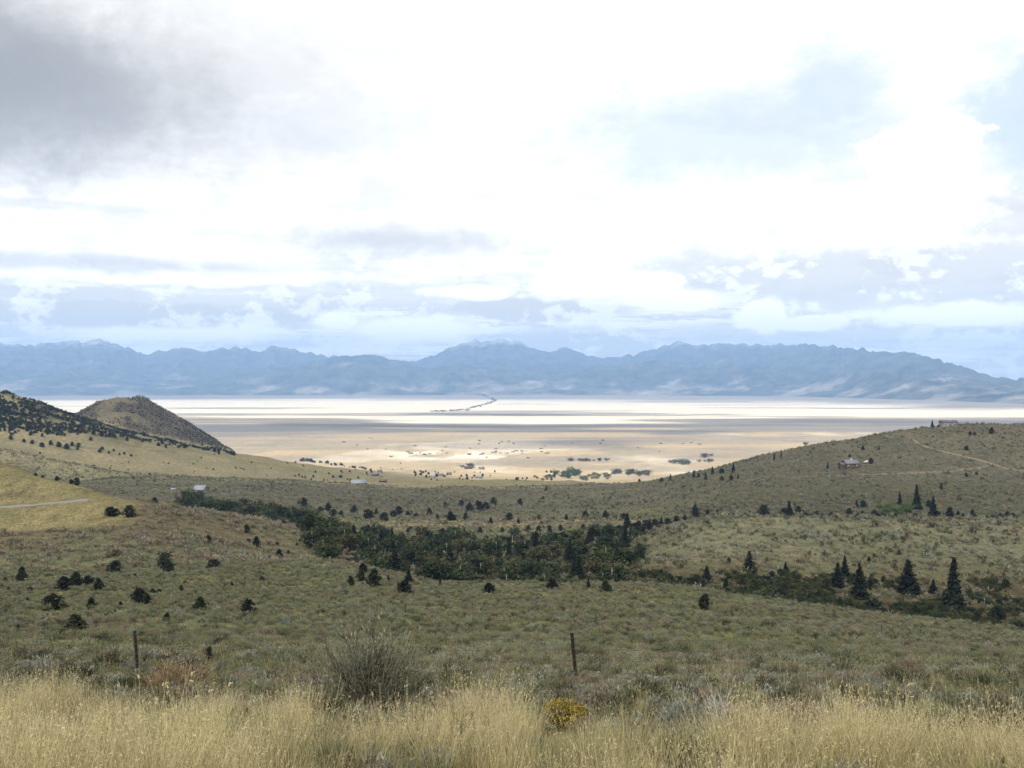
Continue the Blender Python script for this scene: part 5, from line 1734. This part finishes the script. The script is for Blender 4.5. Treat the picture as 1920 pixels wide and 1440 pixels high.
gn_scatter('sagebrush_slope', X, Y, np.clip(rng.lognormal(-0.08, 0.32, len(X)), 0.4, 1.7), SGN + SG, idx, 'sagebrush covering the near slope down to the ravine', 'sagebrush', tilt=0.08)

# sagebrush over the farther hillsides
SF = [shrub_mesh(641, 1.3, 0.65, 34, M['sage'], 0.28, 8), shrub_mesh(642, 1.2, 0.6, 34, M['sage_dark'], 0.28, 8), shrub_mesh(643, 1.2, 0.6, 34, M['forb'], 0.28, 8), shrub_mesh(644, 1.1, 0.6, 34, M['sage_blue'], 0.28, 8)]
X, Y = wedge(95000, 258, 1000, 0.05, 1.6)
nn = fbm(X / 18, Y / 18, 171, 4)
px = colpx(X, Y)
gold_bank = (px < 262) & (Y > 314) & (Y < 400)
keep = (nn + rng.uniform(-0.3, 0.3, len(X)) > 0.42) & ~gold_bank
X, Y, px = X[keep], Y[keep], px[keep]
w_ = rng.uniform(0, 1, len(X)) + (fbm(X / 40, Y / 40, 172, 3) - 0.5) * 0.8
w_ = w_ - 0.25 * ((px < 600) & (Y < 420))
idx = np.select([w_ < 0.30, w_ < 0.66, w_ < 0.84], [2, 0, 3], 1)
gn_scatter('sagebrush_hills', X, Y, np.clip(rng.lognormal(-0.05, 0.4, len(X)), 0.35, 2.4), SF, idx, 'sagebrush speckling the hillsides beyond the ravine', 'sagebrush', tilt=0.05)

# dark scrub that mats the left hill, and low scrub and rocks on the cone
X, Y = [], []
q = wedge(60000, 1060, 1700, 0.02)
px = colpx(*q)
zz = height(*q); py = CY - F * zz / q[1]
top = np.interp(px, [-30, 0, 60, 100, 160, 200, 280, 440], [735, 740, 757, 770, 791, 805, 828, 852])
band = np.interp(px, [-30, 60, 100, 150, 220, 330, 440], [75, 62, 44, 20, 7, 3, 1])
cl = fbm(q[0] / 32, q[1] / 32, 131, 4)
hill = (px < 440) & (q[1] < 1400) & (py - top < band * (0.55 + cl)) & (cl + rng.uniform(-0.1, 0.1, len(px)) > np.interp(px, [0, 180, 260, 440], [0.43, 0.45, 0.54, 0.60]))
cn = cone(*q)
rk = fbm(q[0] / 26, q[1] / 26, 83, 4) + 0.25 * sstep(q[0] - CONE[0], -30, 70)
con = (cn > 3) & (rk + rng.uniform(-0.08, 0.08, len(px)) > 0.48)
sel = hill | con
X, Y = q[0][sel], q[1][sel]
gn_scatter('hill_scrub', X, Y, np.where(con[sel], rng.uniform(0.8, 2.2, len(X)), rng.uniform(1.6, 4.0, len(X))), [JUN[1][1], JUN[3][1], BRD[4][1]], rng.integers(0, 3, len(X)),
           'dark scrub matting the left hill and rocky cone', 'scrub', -0.2, 0.05)
# undergrowth of the wood and its arm
X, Y = wedge(9000, 255, 680, 0.0)
px = colpx(X, Y)
lo = np.interp(px, [575, 640, 740, 850, 1120, 1205], [330, 285, 255, 246, 254, 330]); hi = np.interp(px, [575, 640, 740, 1000, 1140, 1205], [420, 475, 475, 468, 456, 410])
inw = (px > 575) & (px < 1205) & (Y > lo) & (Y < hi)
yc = np.interp(px, [330, 450, 560, 660], [640, 590, 520, 455])
ina = (px > 330) & (px < 660) & (np.abs(Y - yc) < 48)
ry = np.interp(px, [1140, 1350, 1500, 1650], [268, 263, 256, 248])
inr = (px > 1130) & (px < 1690) & (np.abs(Y - ry) < 10)
sel = inw | ina | inr
X, Y = X[sel], Y[sel]
gn_scatter('wood_undergrowth', X, Y, rng.uniform(1.2, 3.0, len(X)), [BRD[3][1], BRD[4][1], BRD[1][1]], rng.integers(0, 3, len(X)), 'dark leafy undergrowth filling the wood and ravine', 'undergrowth', -0.15, 0.08)

# dark brush on the far side of the ravine
X, Y = wedge(26000, 244, 330, 0.03)
px = colpx(X, Y)
yc = np.interp(px, [1130, 1350, 1500, 1650, 1920, 2050], [268, 263, 257, 250, 238, 232])
up = np.interp(px, [1100, 1250, 1400, 1600, 1920], [34, 32, 33, 36, 48])
nn = fbm(X / 14, Y / 14, 181, 3)
d = (Y - yc) / up
sel = (px > 1100) & (d > -0.2) & (d < 1.25) & (nn + rng.uniform(-0.12, 0.12, len(X)) > 0.36 + 0.26 * np.clip(d, 0, 1.2) - 0.14 * sstep(px, 1380, 1280) + 0.05 * sstep(px, 1500, 1700))
X, Y = X[sel], Y[sel]
gn_scatter('ravine_brush', X, Y, rng.uniform(0.7, 2.3, len(X)), [BRD[4][1], JUN[3][1], BRD[3][1]], rng.choice([0, 0, 1, 2], len(X)), 'dark brush on the far side of the ravine', 'brush', -0.1, 0.08)

# ----------------------------------------------------------------- haze
def build_haze():
    x, y0, y1, z0, z1 = 33000.0, -3000.0, 33000.0, -238.0 - 40, 1420.0
    v = [(-x, y0, z0), (x, y0, z0), (x, y1, z0), (-x, y1, z0), (-x, y0, z1), (x, y0, z1), (x, y1, z1), (-x, y1, z1)]
    f = [(0, 3, 2, 1), (4, 5, 6, 7), (0, 1, 5, 4), (1, 2, 6, 5), (2, 3, 7, 6), (3, 0, 4, 7)]
    m_ = bpy.data.materials.new('haze')
    m_.use_nodes = True
    t = m_.node_tree; t.nodes.clear()
    pv = t.nodes.new('ShaderNodeVolumePrincipled')
    pv.inputs['Color'].default_value = HAZE_COLOR + (1.0,)
    pv.inputs['Density'].default_value = HAZE_DENSITY
    pv.inputs['Anisotropy'].default_value = 0.0
    o = t.nodes.new('ShaderNodeOutputMaterial')
    t.links.new(pv.outputs[0], o.inputs['Volume'])
    h = link('haze', mesh_from('haze', v, np.array(f), [m_]))
    tag(h, 'thin blue haze filling the air over the plain', 'haze', kind='stuff')


build_haze()
